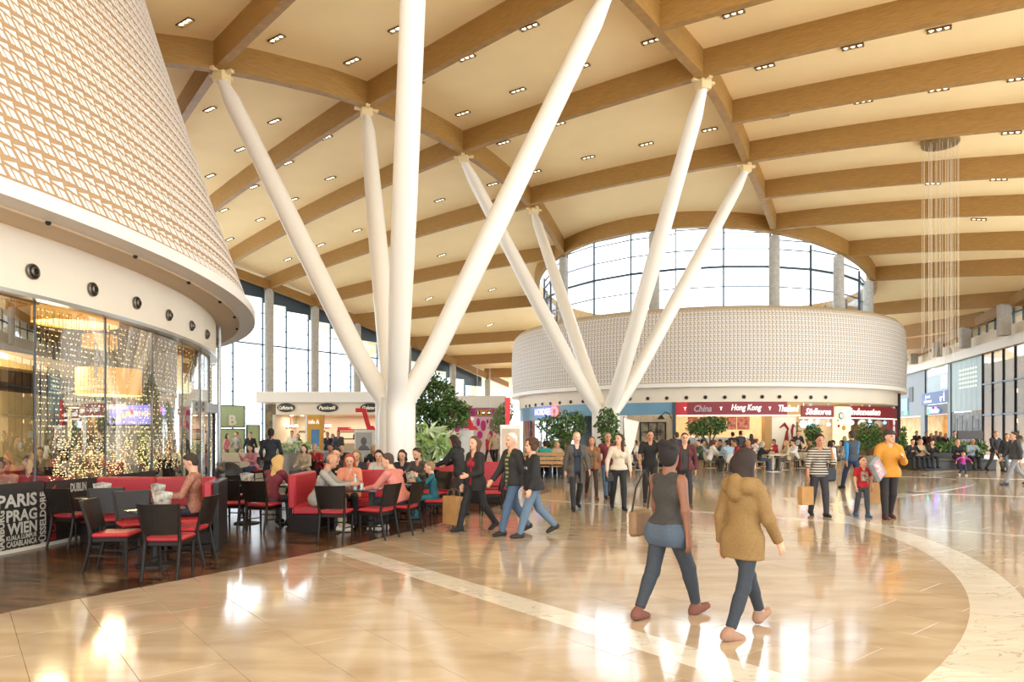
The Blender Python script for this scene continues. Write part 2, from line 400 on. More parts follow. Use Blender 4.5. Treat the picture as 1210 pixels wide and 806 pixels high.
for a, b, e in [((255,84),(342,0),9),((436,126),(671,0),3.2),((548,180),(834,91),0),((628,242),(886,191),0)]: beam([OR(*a), OR(*b)], ext=(0,e))
for a, b, e in [((255,84),(218,139),14),((436,128),(255,248),6),((545,183),(278,309),1),((627,245),(318,342),.4),((667,305),(373,362),.4),((645,361),(422,385),.4),((640,401),(484,411),.4),((640,426),(536,432),.4),((625,445),(577,446.5),.4)]:
    beam([OR(*a), OR(*b)], ext=(0,e))
# ring beam round the glazed court
P = [Vector(p) for p in arc(CC, 11.25, 0, 2*math.pi, 96)]; beam(P, .34, BD, 'ring_beam')
# eave beams
beam([wl(-14), wl(28)], .3, .5, 'eave_beam', n=24); beam([wr(-14)+Vector((-.2,0)), wr(26)+Vector((-.2,0))], .3, .5, 'eave_beam', n=24)
# steel hangers/sprinklers are tiny; recessed ceiling lights
lamp_frame = mat('lamp_frame', '6e5a3c', .5)
def make_light():
    r = empty('ceiling_light', (0,0,0), 0, 'recessed triple downlight in the cream ceiling', 'light', 'triple downlights in the vaulted ceiling')
    m = MB(); 
    for a,b,c,d in [(-.32,.32,-.1,-.08),(-.32,.32,.08,.1),(-.32,-.3,-.08,.08),(.3,.32,-.08,.08)]: m.box(a,b,c,d,-.06,.02)
    m.box(-.3,.3,-.08,.08,-.01,.02); m.build('frame', lamp_frame, r)
    for x in (-.2,0,.2):
        m = MB(); m.lathe([(.055,-.012),(.06,-.03),(.045,-.035)], 12, (x,0,0)); m.build('lamp', wglow, r)
    return r
lp = make_light()
LP = [(x*.335, y*.335) for x,y in [(652,75),(975,133),(740,383),(967,425),(848,525),(742,618),(1015,573),(895,657),(1150,483),(1165,627),(1035,702),(790,740),(918,773)]]
LP += [(400+x*.339, y*.339) for x,y in [(47,210),(665,90),(447,198),(625,313),(433,393),(845,230),(1090,140),(270,290),(870,547),(685,597),(537,640),(352,697),(765,430),(575,495),(1073,500),(205,97)]]
LP += [(810+x*.335, y*.335) for x,y in [(170,45),(895,100),(590,162),(280,232),(893,313),(627,355),(335,405),(1175,275),(1150,465),(85,455),(1105,630),(873,645),(1035,772)]]
LP += [(250+x*.298, 260+y*.298) for x,y in [(577,40),(433,97),(302,155),(912,138),(863,310),(1112,275),(1103,415),(72,75)]]
for px, py in LP:
    p = OR(px, py, BD); e = .3; n = Vector((-(hb(p.x+e,p.y)-hb(p.x-e,p.y))/(2*e), -(hb(p.x,p.y+e)-hb(p.x,p.y-e))/(2*e), 1)).normalized()
    o = place(lp, p, 0, lp['label'])
    x = Vector((.83,-.55,0)); x = (x-n*x.dot(n)).normalized(); y = n.cross(x)
    o.rotation_euler = Matrix(((x.x,y.x,n.x),(x.y,y.y,n.y),(x.z,y.z,n.z))).to_euler()
# ---------------------------------------------------------------- tree columns
def tree_column(base, nodes, label, r=.29):
    root = empty('tree_column', (*base,0), 0, label, 'column')
    ctr = Vector((*base,0))
    m = MB(); m.lathe([(.62,0),(.62,.12),(.5,.16),(.48,2.2),(.4,2.7)], 20, (base[0],base[1],0)); m.build('trunk', steelw, root, 'auto', True)
    for nd in nodes:
        d = Vector((nd.x-base[0], nd.y-base[1], 0)).normalized(); s = ctr + d*.30
        top = nd + Vector((0,0,-.22)); k = s + Vector((0,0,2.3)); 
        pts = [s, s+Vector((0,0,1.2)), k]; dirn = (top-k).normalized()
        pts += [k+Vector((0,0,.35))+d*.02, k.lerp(top,.06)+Vector((0,0,.16)), k.lerp(top,.1)+Vector((0,0,.1)), k.lerp(top,.16), k.lerp(top,.5), k.lerp(top,.93), top]
        m = MB(); m.tube(pts, [r,r,r,r,r,r,r,r*1.02,r*.86,r*.5], 18); br = m.build('branch', steelw, root, 'auto', True)
        m = MB(); M = frame(nd, (d.x,d.y,0))
        m.bbox(-.2,.2,-.3,.03,-.2,.2,.02,0,M); m.box(-.42,.42,-.06,.02,-.07,.07,0,M); m.box(-.07,.07,-.06,.02,-.42,.42,0,M)
        m.build('bracket', mat('bracket_paint','e6cf9c',.5), br)
T1 = XY(467,19.0); T2 = XY(716,28.9)
tree_column(T1, [OR(262,86), OR(433,129), OR(494,-160), OR(720,-22)], 'white steel tree column with four branches beside the cafe booths')
tree_column(T2, [OR(548,185), OR(631,247), OR(831,96), OR(881,196)], 'white steel tree column with four branches rising from the leafy planter')
# ---------------------------------------------------------------- left window wall
def wall_frame(p, d): return frame((p.x,p.y,0), (d.x,d.y,0))
win = empty('window_1', (WL0.x,WL0.y,0), 0, None, kind='structure')
cols_t = [-9.0, -4.5, 0, 3.83, 7.87, 13.49, 19.35, 24.59]
zrows = [0, 1.1, 2.3, 3.3, 4.4, 5.2, 6.0, 6.9, 7.7, 8.8, 9.85, 10.6]
off = Vector((-WLD.y, WLD.x))*.75                                # glass stands a little outside the columns
for a, b in zip(cols_t, cols_t[1:]):
    for h in (0,1):
        t0 = a+(b-a)*h/2; t1 = a+(b-a)*(h+1)/2; q0 = wl(t0)+off; q1 = wl(t1)+off
        zt = min(hb(q0.x,q0.y), hb(q1.x,q1.y))-.35
        M = wall_frame(q0, WLD); wdt = t1-t0
        rows = [z for z in zrows if z < zt-.4]+[zt]
        for z0, z1 in zip(rows, rows[1:]):
            m = MB(); m.box(.04,wdt-.04,z0+.04,z1-.04,-.012,.012,0,M); m.build('pane', glass_far, win, world=True)
        m = MB(); m.box(-.032,.032,0,zt+.4,-.08,.08,0,M); m.build('mullion', darkframe, win, world=True)
        for z in rows[1:]:
            th = .05 if z in (7.7,) or z == zt else .02
            m = MB(); m.box(.045,wdt-.045,z-th,z+th,-.06,.06,0,M); m.build('transom', darkframe, win, world=True)
        m = MB(); zz = hb(q0.x,q0.y)+.5; z1_ = hb(q1.x,q1.y)+.5
        vs = [M @ Vector(v) for v in [(0,zt,.05),(wdt,zt,.05),(wdt,z1_,.05),(0,zz,.05),(0,zt,-.05),(wdt,zt,-.05),(wdt,z1_,-.05),(0,zz,-.05)]]
        m.add(vs, [(0,1,2,3),(7,6,5,4),(0,4,5,1),(3,2,6,7),(0,3,7,4),(1,5,6,2)]); m.build('top_panel', darkframe, win, world=True)
cm = {}
for t in cols_t[1:]:
    p = wl(t); z = hb(p.x,p.y)
    m = MB(); m.lathe([(.29,0),(.29,z-.12),(.2,z-.12),(.2,z)], 20); tag(m.build('concrete_column', concrete, smooth='auto'), 'round grey concrete column along the window wall', 'column', 'columns along the window wall').location = (p.x,p.y,0)
# green entrance doors with the letter B
dr = empty('door_1', (*wl(-3.4),0), 0, None, kind='structure')
gg = mat('green_glass', 'b7d0a4', .15, spec=.8); DM = wall_frame(wl(-3.75), WLD)
for x0, x1, z0, z1 in [(0,1.9,0,1.95),(0,1.9,2.0,3.45),(2.0,3.0,0,2.2)]:
    m = MB(); m.box(x0+.06,x1-.06,z0+.06,z1-.06,-.02,.02,0,DM); m.build('pane', gg, dr, world=True)
    m = MB()
    for a,b,c,d in [(x0,x1,z0,z0+.06),(x0,x1,z1-.06,z1),(x0,x0+.06,z0,z1),(x1-.06,x1,z0,z1)]: m.box(a,b,c,d,-.06,.06,0,DM)
    m.build('door_frame', mat('green_frame','3f5348',.5), dr, world=True)
text('lettering', 'B', DM @ Matrix.Translation((.95,2.48,.1)), 1, mat('white_letter','f4f4f0',.5), dr, depth=.06, bold=.03, fit=(.52,.66))
# ---------------------------------------------------------------- glazed court behind the centre pavilion
crt = empty('window_2', (CC.x,CC.y,0), 0, None, kind='structure')
RG = 10.75; nb = 26; zr = [7.6, 8.7, 9.8, 10.9, 11.9, 12.9, 14.1]
for k in range(nb):
    a0 = math.pi*2*k/nb; a1 = math.pi*2*(k+1)/nb; p0 = Vector((CC.x+RG*math.cos(a0), CC.y+RG*math.sin(a0))); p1 = Vector((CC.x+RG*math.cos(a1), CC.y+RG*math.sin(a1)))
    if p0.y > CC.y+7: continue
    d = (p1-p0); wd = d.length; M = frame((p0.x,p0.y,0), (d.x,d.y,0))
    zt = min(hb(p0.x,p0.y), hb(p1.x,p1.y))+.2
    rows = [z for z in zr if z < zt-.3]+[zt]
    for z0, z1 in zip(rows, rows[1:]):
        m = MB(); m.box(.03,wd-.03,z0+.03,z1-.03,-.012,.012,0,M); m.build('pane', glass_far, crt, world=True)
    m = MB(); m.box(-.035,.035,rows[0],zt+.3,-.06,.06,0,M); m.build('mullion', darkframe, crt, world=True)
    for z in rows[1:]:
        th = .06 if z == 10.9 else .025
        m = MB(); m.box(.035,wd-.035,z-th,z+th,-.05,.05,0,M); m.build('transom', darkframe, crt, world=True)
for px in (645,666,773,915,991,1026):
    p = on_circle(px, CC, 11.0, far=px in (645,)); z = hb(p.x,p.y)
    m = MB(); m.lathe([(.3,0),(.3,z-7.5-.1),(.2,z-7.5-.1),(.2,z-7.5)], 18); tag(m.build('concrete_column', concrete, smooth='auto'), 'round grey concrete column in front of the glazed court', 'column', 'columns of the glazed court').location = (p.x,p.y,7.5)
m = MB(); m.lathe([(11.3,7.35),(11.3,7.45),(.1,7.45)], 48, (CC.x,CC.y,0)); m.build('bounce_deck', mat('bounce_white','e9e6df',.9,noise=(8,.05)), crt, world=True)  # unseen white disc, added to bounce daylight up to the ceiling
# ---------------------------------------------------------------- pavilions: round fascia, soffit and patterned cladding
clad_b = mat('cladding_base', 'b59674', .6); clad_b2 = mat('cladding_base_far', 'c0ad90', .6); clad_w = mat('cladding_white', 'f3f1ee', .5, rand=.03)
clad_w2 = mat('cladding_white_far', 'f3f1ee', .55)
soffit_m = mat('soffit', 'd9c3a2', .7)
nozzle_m = mat('nozzle_metal', '6f675c', .35, metal=.7); hole_m = mat('nozzle_hole', '12100e', .8)
def cell(mb, fr, w, h, d):
    """one cladding cell: a triangle above two slanted bars, raised by d"""
    for poly in ([(.04,.76),(.88,.90),(.88,.58)], [(.08,.58),(.30,.54),(.50,.10),(.30,.10)], [(.50,.50),(.80,.46),(.97,.10),(.62,.10)]):
        P = [fr(u*w, v*h) for u, v in poly]; Q = [fr(u*w, v*h, d) for u, v in poly]; n = len(P)
        mb.add(P+Q, [tuple(range(n,2*n))]+[(i,(i+1)%n,n+(i+1)%n,n+i) for i in range(n)])
# --- left pavilion
lpav = empty('cafe_pavilion', (-7.4, 12.4, 0), 0, 'round cafe pavilion with patterned flared drum above its glass front', 'pavilion')
ZR = 4.93
def rc(z): t = z-ZR; return 17.4-.36*t+.0045*t*t
A0 = -.62; A1 = 1.05
m = MB(); vs = []; fs = []; nz_ = 14; na = 60; zs = [ZR+(13.75-ZR)*i/nz_ for i in range(nz_+1)]
for z in zs:
    for p in arc(LC, rc(z)-.0, A0, A1, na): vs.append((*p, z))
for i in range(nz_):
    for j in range(na): q = i*(na+1)+j; fs.append((q, q+1, q+na+2, q+na+1))
m.add(vs, fs); clad = m.build('cladding', clad_b, lpav, True, True)
ch = .315; cells = []
for i in range(27):
    z0 = ZR+.05+i*ch
    for j in range(int(17.4*1.75/.24)):
        a = -.62+.24/17.4*j ; r = rc(z0)
        x = LC.x+r*math.cos(a); y = LC.y+r*math.sin(a)
        if y < 5.5 or y > 21.5: continue
        cells.append((math.hypot(x,y)+.3*(z0-EYE), a, z0))
cells.sort()
def cellfr(a, z0, wloc=False):
    def fr(u, v, d=0):
        z = z0+v; r = rc(z)+d; b = a+u/17.4
        return Vector((LC.x+r*math.cos(b), LC.y+r*math.sin(b), z))
    return fr
pm = MB()
cell(pm, lambda u,v,d=0: Vector((d-.36*v, u, v)), .24, ch, .012); pme = pm.mesh('cladding_tile', clad_w)
vis = [c for c in cells if -20 < CX+F*(LC.x+rc(c[2])*math.cos(c[1]))/(LC.y+rc(c[2])*math.sin(c[1])) and HY-F*(c[2]-EYE)/(LC.y+rc(c[2])*math.sin(c[1])) > -10]
big = set(id(c) for c in vis[:300]); rest = MB()
for c in cells:
    d, a, z0 = c
    if id(c) in big:
        o = mkobj('cladding_tile', pme, clad); r = rc(z0); o.location = (LC.x+r*math.cos(a), LC.y+r*math.sin(a), z0); o.rotation_euler = (0,0,a)
    else: cell(rest, cellfr(a, z0), .24, ch, .012)
o = rest.build('cladding_pattern', clad_w2, clad); o['kind'] = 'stuff'
m = MB(); curved_wall(m, LC, 17.05, 17.5, A0, A1, 4.72, ZR, 70); m.build('rim', white, lpav, 'auto', True)
m = MB(); curved_wall(m, LC, 15.6, 17.1, A0, A1, 4.68, 4.74, 60); m.build('soffit', soffit_m, lpav, 'auto', True)
m = MB(); curved_wall(m, LC, 16.2, 16.5, A0, A1-.1, 3.78, 4.70, 60); fas = m.build('fascia', cream, lpav, 'auto', True)
m = MB(); curved_wall(m, LC, 16.35, 16.53, A0, A1-.1, 3.72, 3.78, 60); m.build('fascia_trim', chrome, lpav, 'auto', True)
def nozzle(C, r, px, py, rad, parent, far=False):
    p = on_circle(px, C, r+.01, far); z = EYE+(HY-py)/F*p.y; n = Vector((p.x-C.x,p.y-C.y,0)).normalized()
    M = frame((p.x,p.y,z), (-n.y,n.x,0)) 
    if (M.to_3x3() @ Vector((0,0,1))).dot(n) < 0: M = M @ Matrix.Rotation(math.pi,4,'Y')
    m = MB(); m.lathe([(rad,0),(rad,.03),(rad*.82,.045),(rad*.66,.02),(rad*.62,.06),(rad*.42,.075),(rad*.36,.03)], 20, M=M)
    o = m.build('air_nozzle', nozzle_m, parent, 'auto'); 
    m = MB(); m.lathe([(rad*.37,.0),(rad*.36,.034)], 14, M=M); m.build('opening', hole_m, o) if False else m.build('nozzle_opening', hole_m, parent)
    return o
for px, py in [(38,321),(109,342),(161,358),(199,372.5),(226,385),(244,395),(256,404)]: nozzle(LC, 16.5, px, py, .115, fas)
# small downlights in the soffit
for px, py in [(57,262),(160,302),(223,333),(260,356),(277,374),(280,388)]:
    Y = (4.68-EYE)*F/(HY-py); x = (px-CX)/F*Y
    m = MB(); m.lathe([(.035,.0),(.04,-.02),(.02,-.05)], 10, (x,Y,4.68)); m.build('soffit_spot', black, lpav, world=True)
# glass front: curved panes on the arc
for k in range(15):
    a0 = -.42+k*.095; a1 = a0+.093
    if a1 > .42: break
    m = MB(); curved_wall(m, LC, 16.36, 16.38, a0, a1, .03, 3.72, 6); m.build('glass_pane', glass, lpav, 'auto', True)
    m = MB(); curved_wall(m, LC, 16.35, 16.39, a1, a1+.001, .03, 3.72, 1); m.build('pane_joint', mat('joint_grey','5a5d5c',.4), lpav, world=True)
m = MB(); curved_wall(m, LC, 16.33, 16.43, -.42, .42, 0, .05, 50); m.build('sill', mat('sill_white','d8d2c6',.5), lpav, world=True)
# end of the front: steel post and door portal
pe = on_circle(259, LC, 16.37); 
m = MB(); m.tube([(pe.x,pe.y,0),(pe.x,pe.y,4.7)], .05, 10); m.build('end_post', chrome, lpav, world=True)
p = on_circle(222, LC, 16.2); q_ = on_circle(254, LC, 16.2); d = (q_-p); M = frame((p.x,p.y,0), (d.x,d.y,0)); wd = d.length
m = MB(); m.box(0,wd,2.25,2.5,-.1,.1,0,M); m.build('door_header', mat('light_steel','aebbc2',.4), lpav, world=True)
for a in (0,.33,.66,.94):
    m = MB(); m.box(wd*a,wd*a+.06,0,2.25,-.04,.04,0,M); m.build('door_post', black, lpav, world=True)
# interior of the pavilion
wgold = mat('warm_wall', 'c9b27c', .7, noise=(2,.1)); dkwall = mat('dark_interior', '2d2521', .7)
m = MB(); curved_wall(m, LC, 12.6, 12.8, -.45, .62, 0, 4.7, 40); m.build('inner_wall', dkwall, lpav, world=True)
for a0, a1, z0, z1 in [(-.12,.0,.9,2.7),(.10,.34,.9,2.6)]:
    m = MB(); curved_wall(m, LC, 12.8, 12.86, a0, a1, z0, z1, 8); m.build('lit_wall_panel', wgold, lpav, world=True)
m = MB(); curved_wall(m, LC, 13.6, 14.0, -.45, .55, 2.95, 3.25, 40); m.build('interior_bulkhead', wgold, lpav, world=True)
m = MB(); curved_wall(m, LC, 12.6, 16.2, -.45, .8, 4.2, 4.3, 40); m.build('interior_ceiling', mat('gold_ceiling','b98a3c',.6), lpav, world=True)
m = MB()
for r0 in [12.9+.25*k for k in range(12)]: curved_wall(m, LC, r0, r0+.1, -.40, -.02, 4.0, 4.12, 12)
m.build('ceiling_slats', mat('slat_wood','7d5a35',.6), lpav, world=True)
# end wall that closes the pavilion to the rear and the side it turns away
m = MB(); curved_wall(m, LC, 12.7, 16.3, .60, .605, 0, 4.7, 4); m.build('rear_wall', cream, lpav, world=True)
# wall decals on the glass: city names, each on its arc position
decal = mat('decal_silver', 'b9b6ae', .5); decalr = mat('decal_red','b02a30',.5)
m = MB(); curved_wall(m, LC, 16.395, 16.40, -.42, -.128, .05, 1.0, 20); dec = m.build('decal_panel', mat('decal_ground','2a2521',.5), lpav, world=True)
m = MB(); curved_wall(m, LC, 16.395, 16.40, -.125, .06, .05, .98, 16); dec2 = m.build('decal_panel', mat('decal_ground','2a2521',.5), lpav, world=True)
def arc_text(txt, a_c, zc, wd, ht, m, vertical=False):
    me = text_mesh(txt, 1, .0, .035); co = [v.co.copy() for v in me.vertices]
    x0 = min(v.x for v in co); x1 = max(v.x for v in co); y0 = min(v.y for v in co); y1 = max(v.y for v in co)
    for v, c in zip(me.vertices, co):
        u = (c.x-x0)/(x1-x0)-.5; h = (c.y-y0)/(y1-y0)-.5
        if vertical: u, h = -h, u
        s = u*wd; z = zc+h*ht; b = a_c+s/16.41; v.co = (LC.x+16.412*math.cos(b), LC.y+16.412*math.sin(b), z)
    me.materials.clear(); me.materials.append(m); return mkobj('lettering', me, dec)
def gl(px): return ang(on_circle(px, LC, 16.41), LC)
for txt, x0, x1, yt, yb, v in [('PARIS',-4,44,583,600,0),('PRAG',7,44,601,616,0),('WIEN',8,44,616,631,0),('KUALA LUMPUR',7,44,631,637,0),('CASABLANCA',7,44,637.5,645,0),('MAILAND',7,44,646,656,0),('DÜSSELDORF',45,54.5,579,650,1),('HAMBURG',-3.5,5.5,602,657,1)]:
    a0, a1 = gl(x0), gl(x1); pm_ = on_circle((x0+x1)/2, LC, 16.41); Y = pm_.y
    zt = EYE+(HY-yt)/F*Y; zb = EYE+(HY-yb)/F*Y
    arc_text(txt, (a0+a1)/2, (zt+zb)/2, (a1-a0)*16.41*.98, (zt-zb)*.93, decal, v)
for txt, a, z, wd, ht, v, mt in [('EUROPA',-.118,.5,.12,.85,1,decalr),('DUBLIN',-.085,.85,.36,.14,0,decal),('ROM',-.02,.85,.3,.14,0,decal),('AMIGO',-.06,2.95,.11,.62,1,decal)]:
    arc_text(txt, a, z, wd, ht, mt, v)
# --- centre pavilion
cpav = empty('food_pavilion', (CC.x, CC.y-11, 0), 0, 'round food court pavilion with white patterned drum under the glazed court', 'pavilion')
ZC = 4.33; RC_ = 13.0
m = MB(); B0 = math.pi*.93; B1 = math.pi*2.07
prof = [(RC_-.02,ZC),(RC_+.05,6.2),(RC_-.02,7.7),(RC_-.12,8.15),(RC_-.35,8.4),(RC_-.9,8.45)]
vs = []; fs = []; na = 110
for r, z in prof:
    for p in arc(CC, r, B0, B1, na): vs.append((*p, z))
for i in range(len(prof)-1):
    for j in range(na): q = i*(na+1)+j; fs.append((q, q+1, q+na+2, q+na+1))
m.add(vs, fs); cclad = m.build('cladding', clad_b2, cpav, True, True)
rest = MB(); ch2 = .24; cw2 = .2
def rc2(z):
    return RC_-.02+.07*math.sin(max(0,min(1,(z-ZC)/3.4))*math.pi) if z < 7.75 else RC_-.02-(z-7.75)**2*.75
for i in range(16):
    z0 = ZC+.04+i*ch2
    for j in range(int((B1-B0)*RC_/cw2)):
        a = B0+cw2/RC_*j
        def fr(u, v, d=0, a=a, z0=z0):
            r = rc2(z0+v)+d+.015; b = a+u/RC_; return (CC.x+r*math.cos(b), CC.y+r*math.sin(b), z0+v)
        for poly in ([(.04,.80),(.92,.97),(.92,.56)], [(.05,.58),(.38,.55),(.54,.04),(.28,.04)], [(.48,.52),(.82,.48),(.99,.04),(.60,.04)]):
            rest.add([fr(u*cw2, v*ch2) for u,v in poly], [tuple(range(len(poly)))])
o = rest.build('cladding_pattern', clad_w2, cclad); o['kind'] = 'stuff'
m = MB(); curved_wall(m, CC, 12.6, RC_+.08, B0, B1, 4.11, ZC, 90); m.build('rim', white, cpav, 'auto', True)
m = MB(); curved_wall(m, CC, 12.2, 12.7, B0, B1, 4.12, 4.17, 80); m.build('soffit', soffit_m, cpav, 'auto', True)
m = MB(); curved_wall(m, CC, 12.2, 12.55, B0, B1, 3.33, 4.14, 80); fas2 = m.build('fascia', cream, cpav, 'auto', True)
for px, py in [(622,480),(626,479.5),(633,478.5),(641,477.5),(650.5,477),(661.5,476),(674.5,475),(689,474.5),(744.5,471.5),(765.5,471),(788,470.5),(811,470),(833.5,469.5),(856.5,469.5),(879,469),(900.5,469),(921,469),(940.5,469.5),(958,469.5),(975.5,469.5)]:
    nozzle(CC, 12.55, px, py, .1, fas2)
def ca(px): return ang(on_circle(px, CC, 12.5), CC) % (2*math.pi)
def cpanel(name, px0, px1, z0, z1, m_, r0=11.6, r1=11.8, parent=None, n=8):
    m = MB(); curved_wall(m, CC, r0+.7, r1+.7, ca(px0), ca(px1), z0, z1, n); return m.build(name, m_, parent or cpav, 'auto', True)
def cM(px, z, r=11.82):
    p = on_circle(px, CC, r+.7); n = Vector((p.x-CC.x,p.y-CC.y,0)).normalized(); return frame((p.x,p.y,z), (-n.y,n.x,0))
def ctext(txt, px0, px1, z, h, m_, parent, shear=.25, r=11.84, bold=.01, fit=True, **k):
    p0 = on_circle(px0, CC, r+.7); p1 = on_circle(px1, CC, r+.7); wd = (p1-p0).length
    M = cM((px0+px1)/2, z, r)
    return text('lettering', txt, M, h, m_, parent, depth=.03, bold=bold, shear=shear, fit=(wd,h) if fit else None, **k)
bluep = mat('blue_panel', '6f9db8', .35, noise=(1,.05)); bluedk = mat('blue_dark', '3b4d5b', .4)
beige = mat('beige_wall', 'cdb899', .7, noise=(3,.06)); signred = mat('sign_red', '8f1f2b', .45); signred2 = mat('sign_bright_red','d02431',.4)
cwhite = mat('letter_white', 'f6f2ea', .5, emit=.25); back = mat('back_wall', 'd8bf95', .7, noise=(4,.1))
cpanel('back_wall', 700, 1062, 0, 3.4, back, 8.6, 8.8, n=16); cpanel('back_wall', 608, 705, 0, 3.4, bluedk, 9.6, 9.8, n=12)
m = MB(); curved_wall(m, CC, 9.3, 12.4, B0, B1, 3.3, 3.36, 60); m.build('shop_ceiling', mat('shop_ceiling','e7d6b6',.6), cpav, world=True)
curved = MB(); curved_wall(curved, CC, 12.2, 12.3, ca(1064)-2*math.pi, ca(609)-2*math.pi+2*math.pi, 0, 4.1, 60) if False else curved_wall(curved, CC, 12.2, 12.3, ca(1066)-2*math.pi, ca(607), 0, 4.1, 60); curved.build('rear_wall', back, cpav, world=True)
def fill_light(p, e, sz, col=(1,.86,.66)):  # unseen area light, added to brighten the shop and kiosk interiors
    l = bpy.data.lights.new('fill_light','AREA'); l.energy = e; l.size = sz; l.color = col; o = bpy.data.objects.new('fill_light', l); COL.objects.link(o); o.location = p
for px in (640,770,830,880,930,1000): q = on_circle(px, CC, 11.0); fill_light((q.x,q.y,3.28), 30, 1.6)
# blue glass shop at the left
for a, b in [(609,626),(626,645),(645,664),(664,690)]:
    cpanel('blue_panel', a, b, 2.45, 3.33, bluep, 11.7, 11.8)
    cpanel('shop_pane', a, b, .05, 2.45, glass, 11.74, 11.76); cpanel('shop_mullion', b, b+.8, 0, 2.5, bluedk, 11.7, 11.8, n=1)
sp = mat('neon_violet', '9a8cff', .4, emit=1.2); sr = mat('neon_red', 'ff6a6a', .4, emit=1.2)
ctext('NORDSEE', 632, 650, 2.98, .42, sp, cpav, 0, 11.9); m = MB(); M = cM(655, 2.98, 11.9)
for k in range(20):
    a = 2*math.pi*k/20; b = 2*math.pi*(k+1)/20
    m.tube([M @ Vector((.27*math.cos(a),.24*math.sin(a),0)), M @ Vector((.27*math.cos(b),.24*math.sin(b),0))], .08, 6)
m.build('ring_sign', sr, cpav, world=True)
menu = mat('menu_board', 'efe3c4', .5, noise=(9,.35), emit=.3)
for a, b in [(634,645),(646,649.5),(653,663)]: cpanel('menu_board', a, b, 1.75, 2.25, menu, 10.9, 10.95, n=3)
# panels behind the second tree column and the beige front with the black window
cpanel('white_panel', 700, 740, 0, 2.66, white, 11.65, 11.8); 
for a, b in [(690,742),(742,763),(763,779.5),(779.5,795)]: cpanel('blue_panel', a, b, 2.66, 3.33, bluep, 11.68, 11.8)
for k in range(7): cpanel('wall_board', 742+k*7.6, 742+k*7.6+7.3, 0, 2.64, beige, 11.6, 11.75, n=2)
for a, b, z0, z1 in [(756,787,2.22,2.27),(756,787,1.15,1.2),(756,757.2,1.2,2.22),(766,766.8,1.2,2.22),(776,776.8,1.2,2.22),(785.8,787,1.2,2.22),(757,786,1.7,1.73)]:
    cpanel('window_bar', a, b, z0, z1, black, 11.75, 11.85, n=2)
cpanel('window_picture', 757, 786, 1.2, 2.22, mat('window_scene','b9a98c',.3, noise=(3,.5), col2='4a4238'), 11.74, 11.76, n=3)
m = MB(); M = cM(791, 2.55, 11.85); m.tube([M @ Vector((.1,-.1,0)), M @ Vector((0,.18,.12)), M @ Vector((-.2,.25,.3)), M @ Vector((-.36,.05,.4))], .025, 6); m.lathe([(.05,.1),(.1,.02),(.22,-.12),(.2,-.12)], 12, M=M @ Matrix.Translation((-.38,-.02,.42)) @ Matrix.Rotation(-math.pi/2,4,'X'))
m.build('arm_lamp', black, cpav, world=True)
cpanel('dark_post', 795, 798.5, 0, 3.33, bluedk, 11.6, 11.9, n=1)
# asian restaurant
sg = cpanel('sign_band', 798.5, 930, 2.64, 3.33, signred, 11.68, 11.82, n=16); cpanel('sign_end', 798, 812, 2.64, 3.33, signred2, 11.7, 11.84, n=3)
cpanel('sign_beige', 930, 946, 2.64, 3.33, mat('sign_beige','c9a25c',.5), 11.66, 11.8, n=3)
cpanel('sign_light_strip', 800, 946, 2.58, 2.64, mat('light_strip','f6f0e0',.5,emit=.6), 11.6, 11.8, n=16)
ctext('China', 820, 841, 2.98, .36, mat('letter_dim','b8a6b0',.5), sg); ctext('Hong Kong', 864, 900, 2.98, .42, cwhite, sg); ctext('Thailand', 920, 944, 2.98, .36, cwhite, sg)
for px in (809.5, 852, 909.5):
    m = MB(); M = cM(px, 2.98, 11.85); m.prism([(-.08,.08),(.08,.08),(.03,0),(.02,-.1),(-.02,-.1),(-.03,0)], 0, .03, 0, M); m.build('cup_emblem', cwhite, sg)
food = mat('food_photo', 'a83a22', .5, noise=(3.5,.5), col2='e7b98a', emit=.3); food2 = mat('food_photo_dark', '6d1f1a', .5, noise=(6,.5), col2='d78f6a', emit=.25)
for a, b, f_ in [(812,826,food2),(827,845,food2),(846,862,food),(863,875,food2),(876,892,food2)]: cpanel('menu_photo', a, b, 1.85, 2.55, f_, 10.9, 10.96, n=3)
cpanel('counter', 800, 905, 0, 1.1, mat('counter_front','a98d66',.5), 10.6, 11.0, n=14)
for k in range(9): cpanel('counter_case', 802+k*11, 812+k*11, 1.1, 1.42, mat('case_glass','b7c0c0',.2), 10.65, 10.95, n=2)
cpanel('wood_pillar', 905, 913, 0, 2.6, mat('pillar_wood','b98d52',.6), 11.2, 11.7, n=2); cpanel('mural_wall', 914, 946, 0, 2.58, mat('mural_white','efe6d2',.6), 11.2, 11.4, n=6)
# painted red figure on the mural wall: abstract brush strokes
mr_ = mat('mural_red','9a1f22',.6); M = cM(930, 1.2, 11.42)
m = MB()
for pts, rr in [([(-.15,-.45,0),(-.05,.1,0),(.0,.6,0)],[.16,.12,.05]), ([(-.42,.75,0),(-.15,.95,0),(.05,.7,0),(.02,.5,0)],[.03,.1,.06,.03]), ([(.3,.2,0),(.28,.6,0),(.36,.95,0)],[.03,.07,.05]), ([(.1,-.1,0),(.2,.05,0)],[.05,.03]), ([(.36,.9,0),(.5,.8,0)],[.05,.02])]:
    m.tube([M @ Vector(p) for p in pts], rr, 6)
m.build('painted_figure', mr_, cpav, world=True)
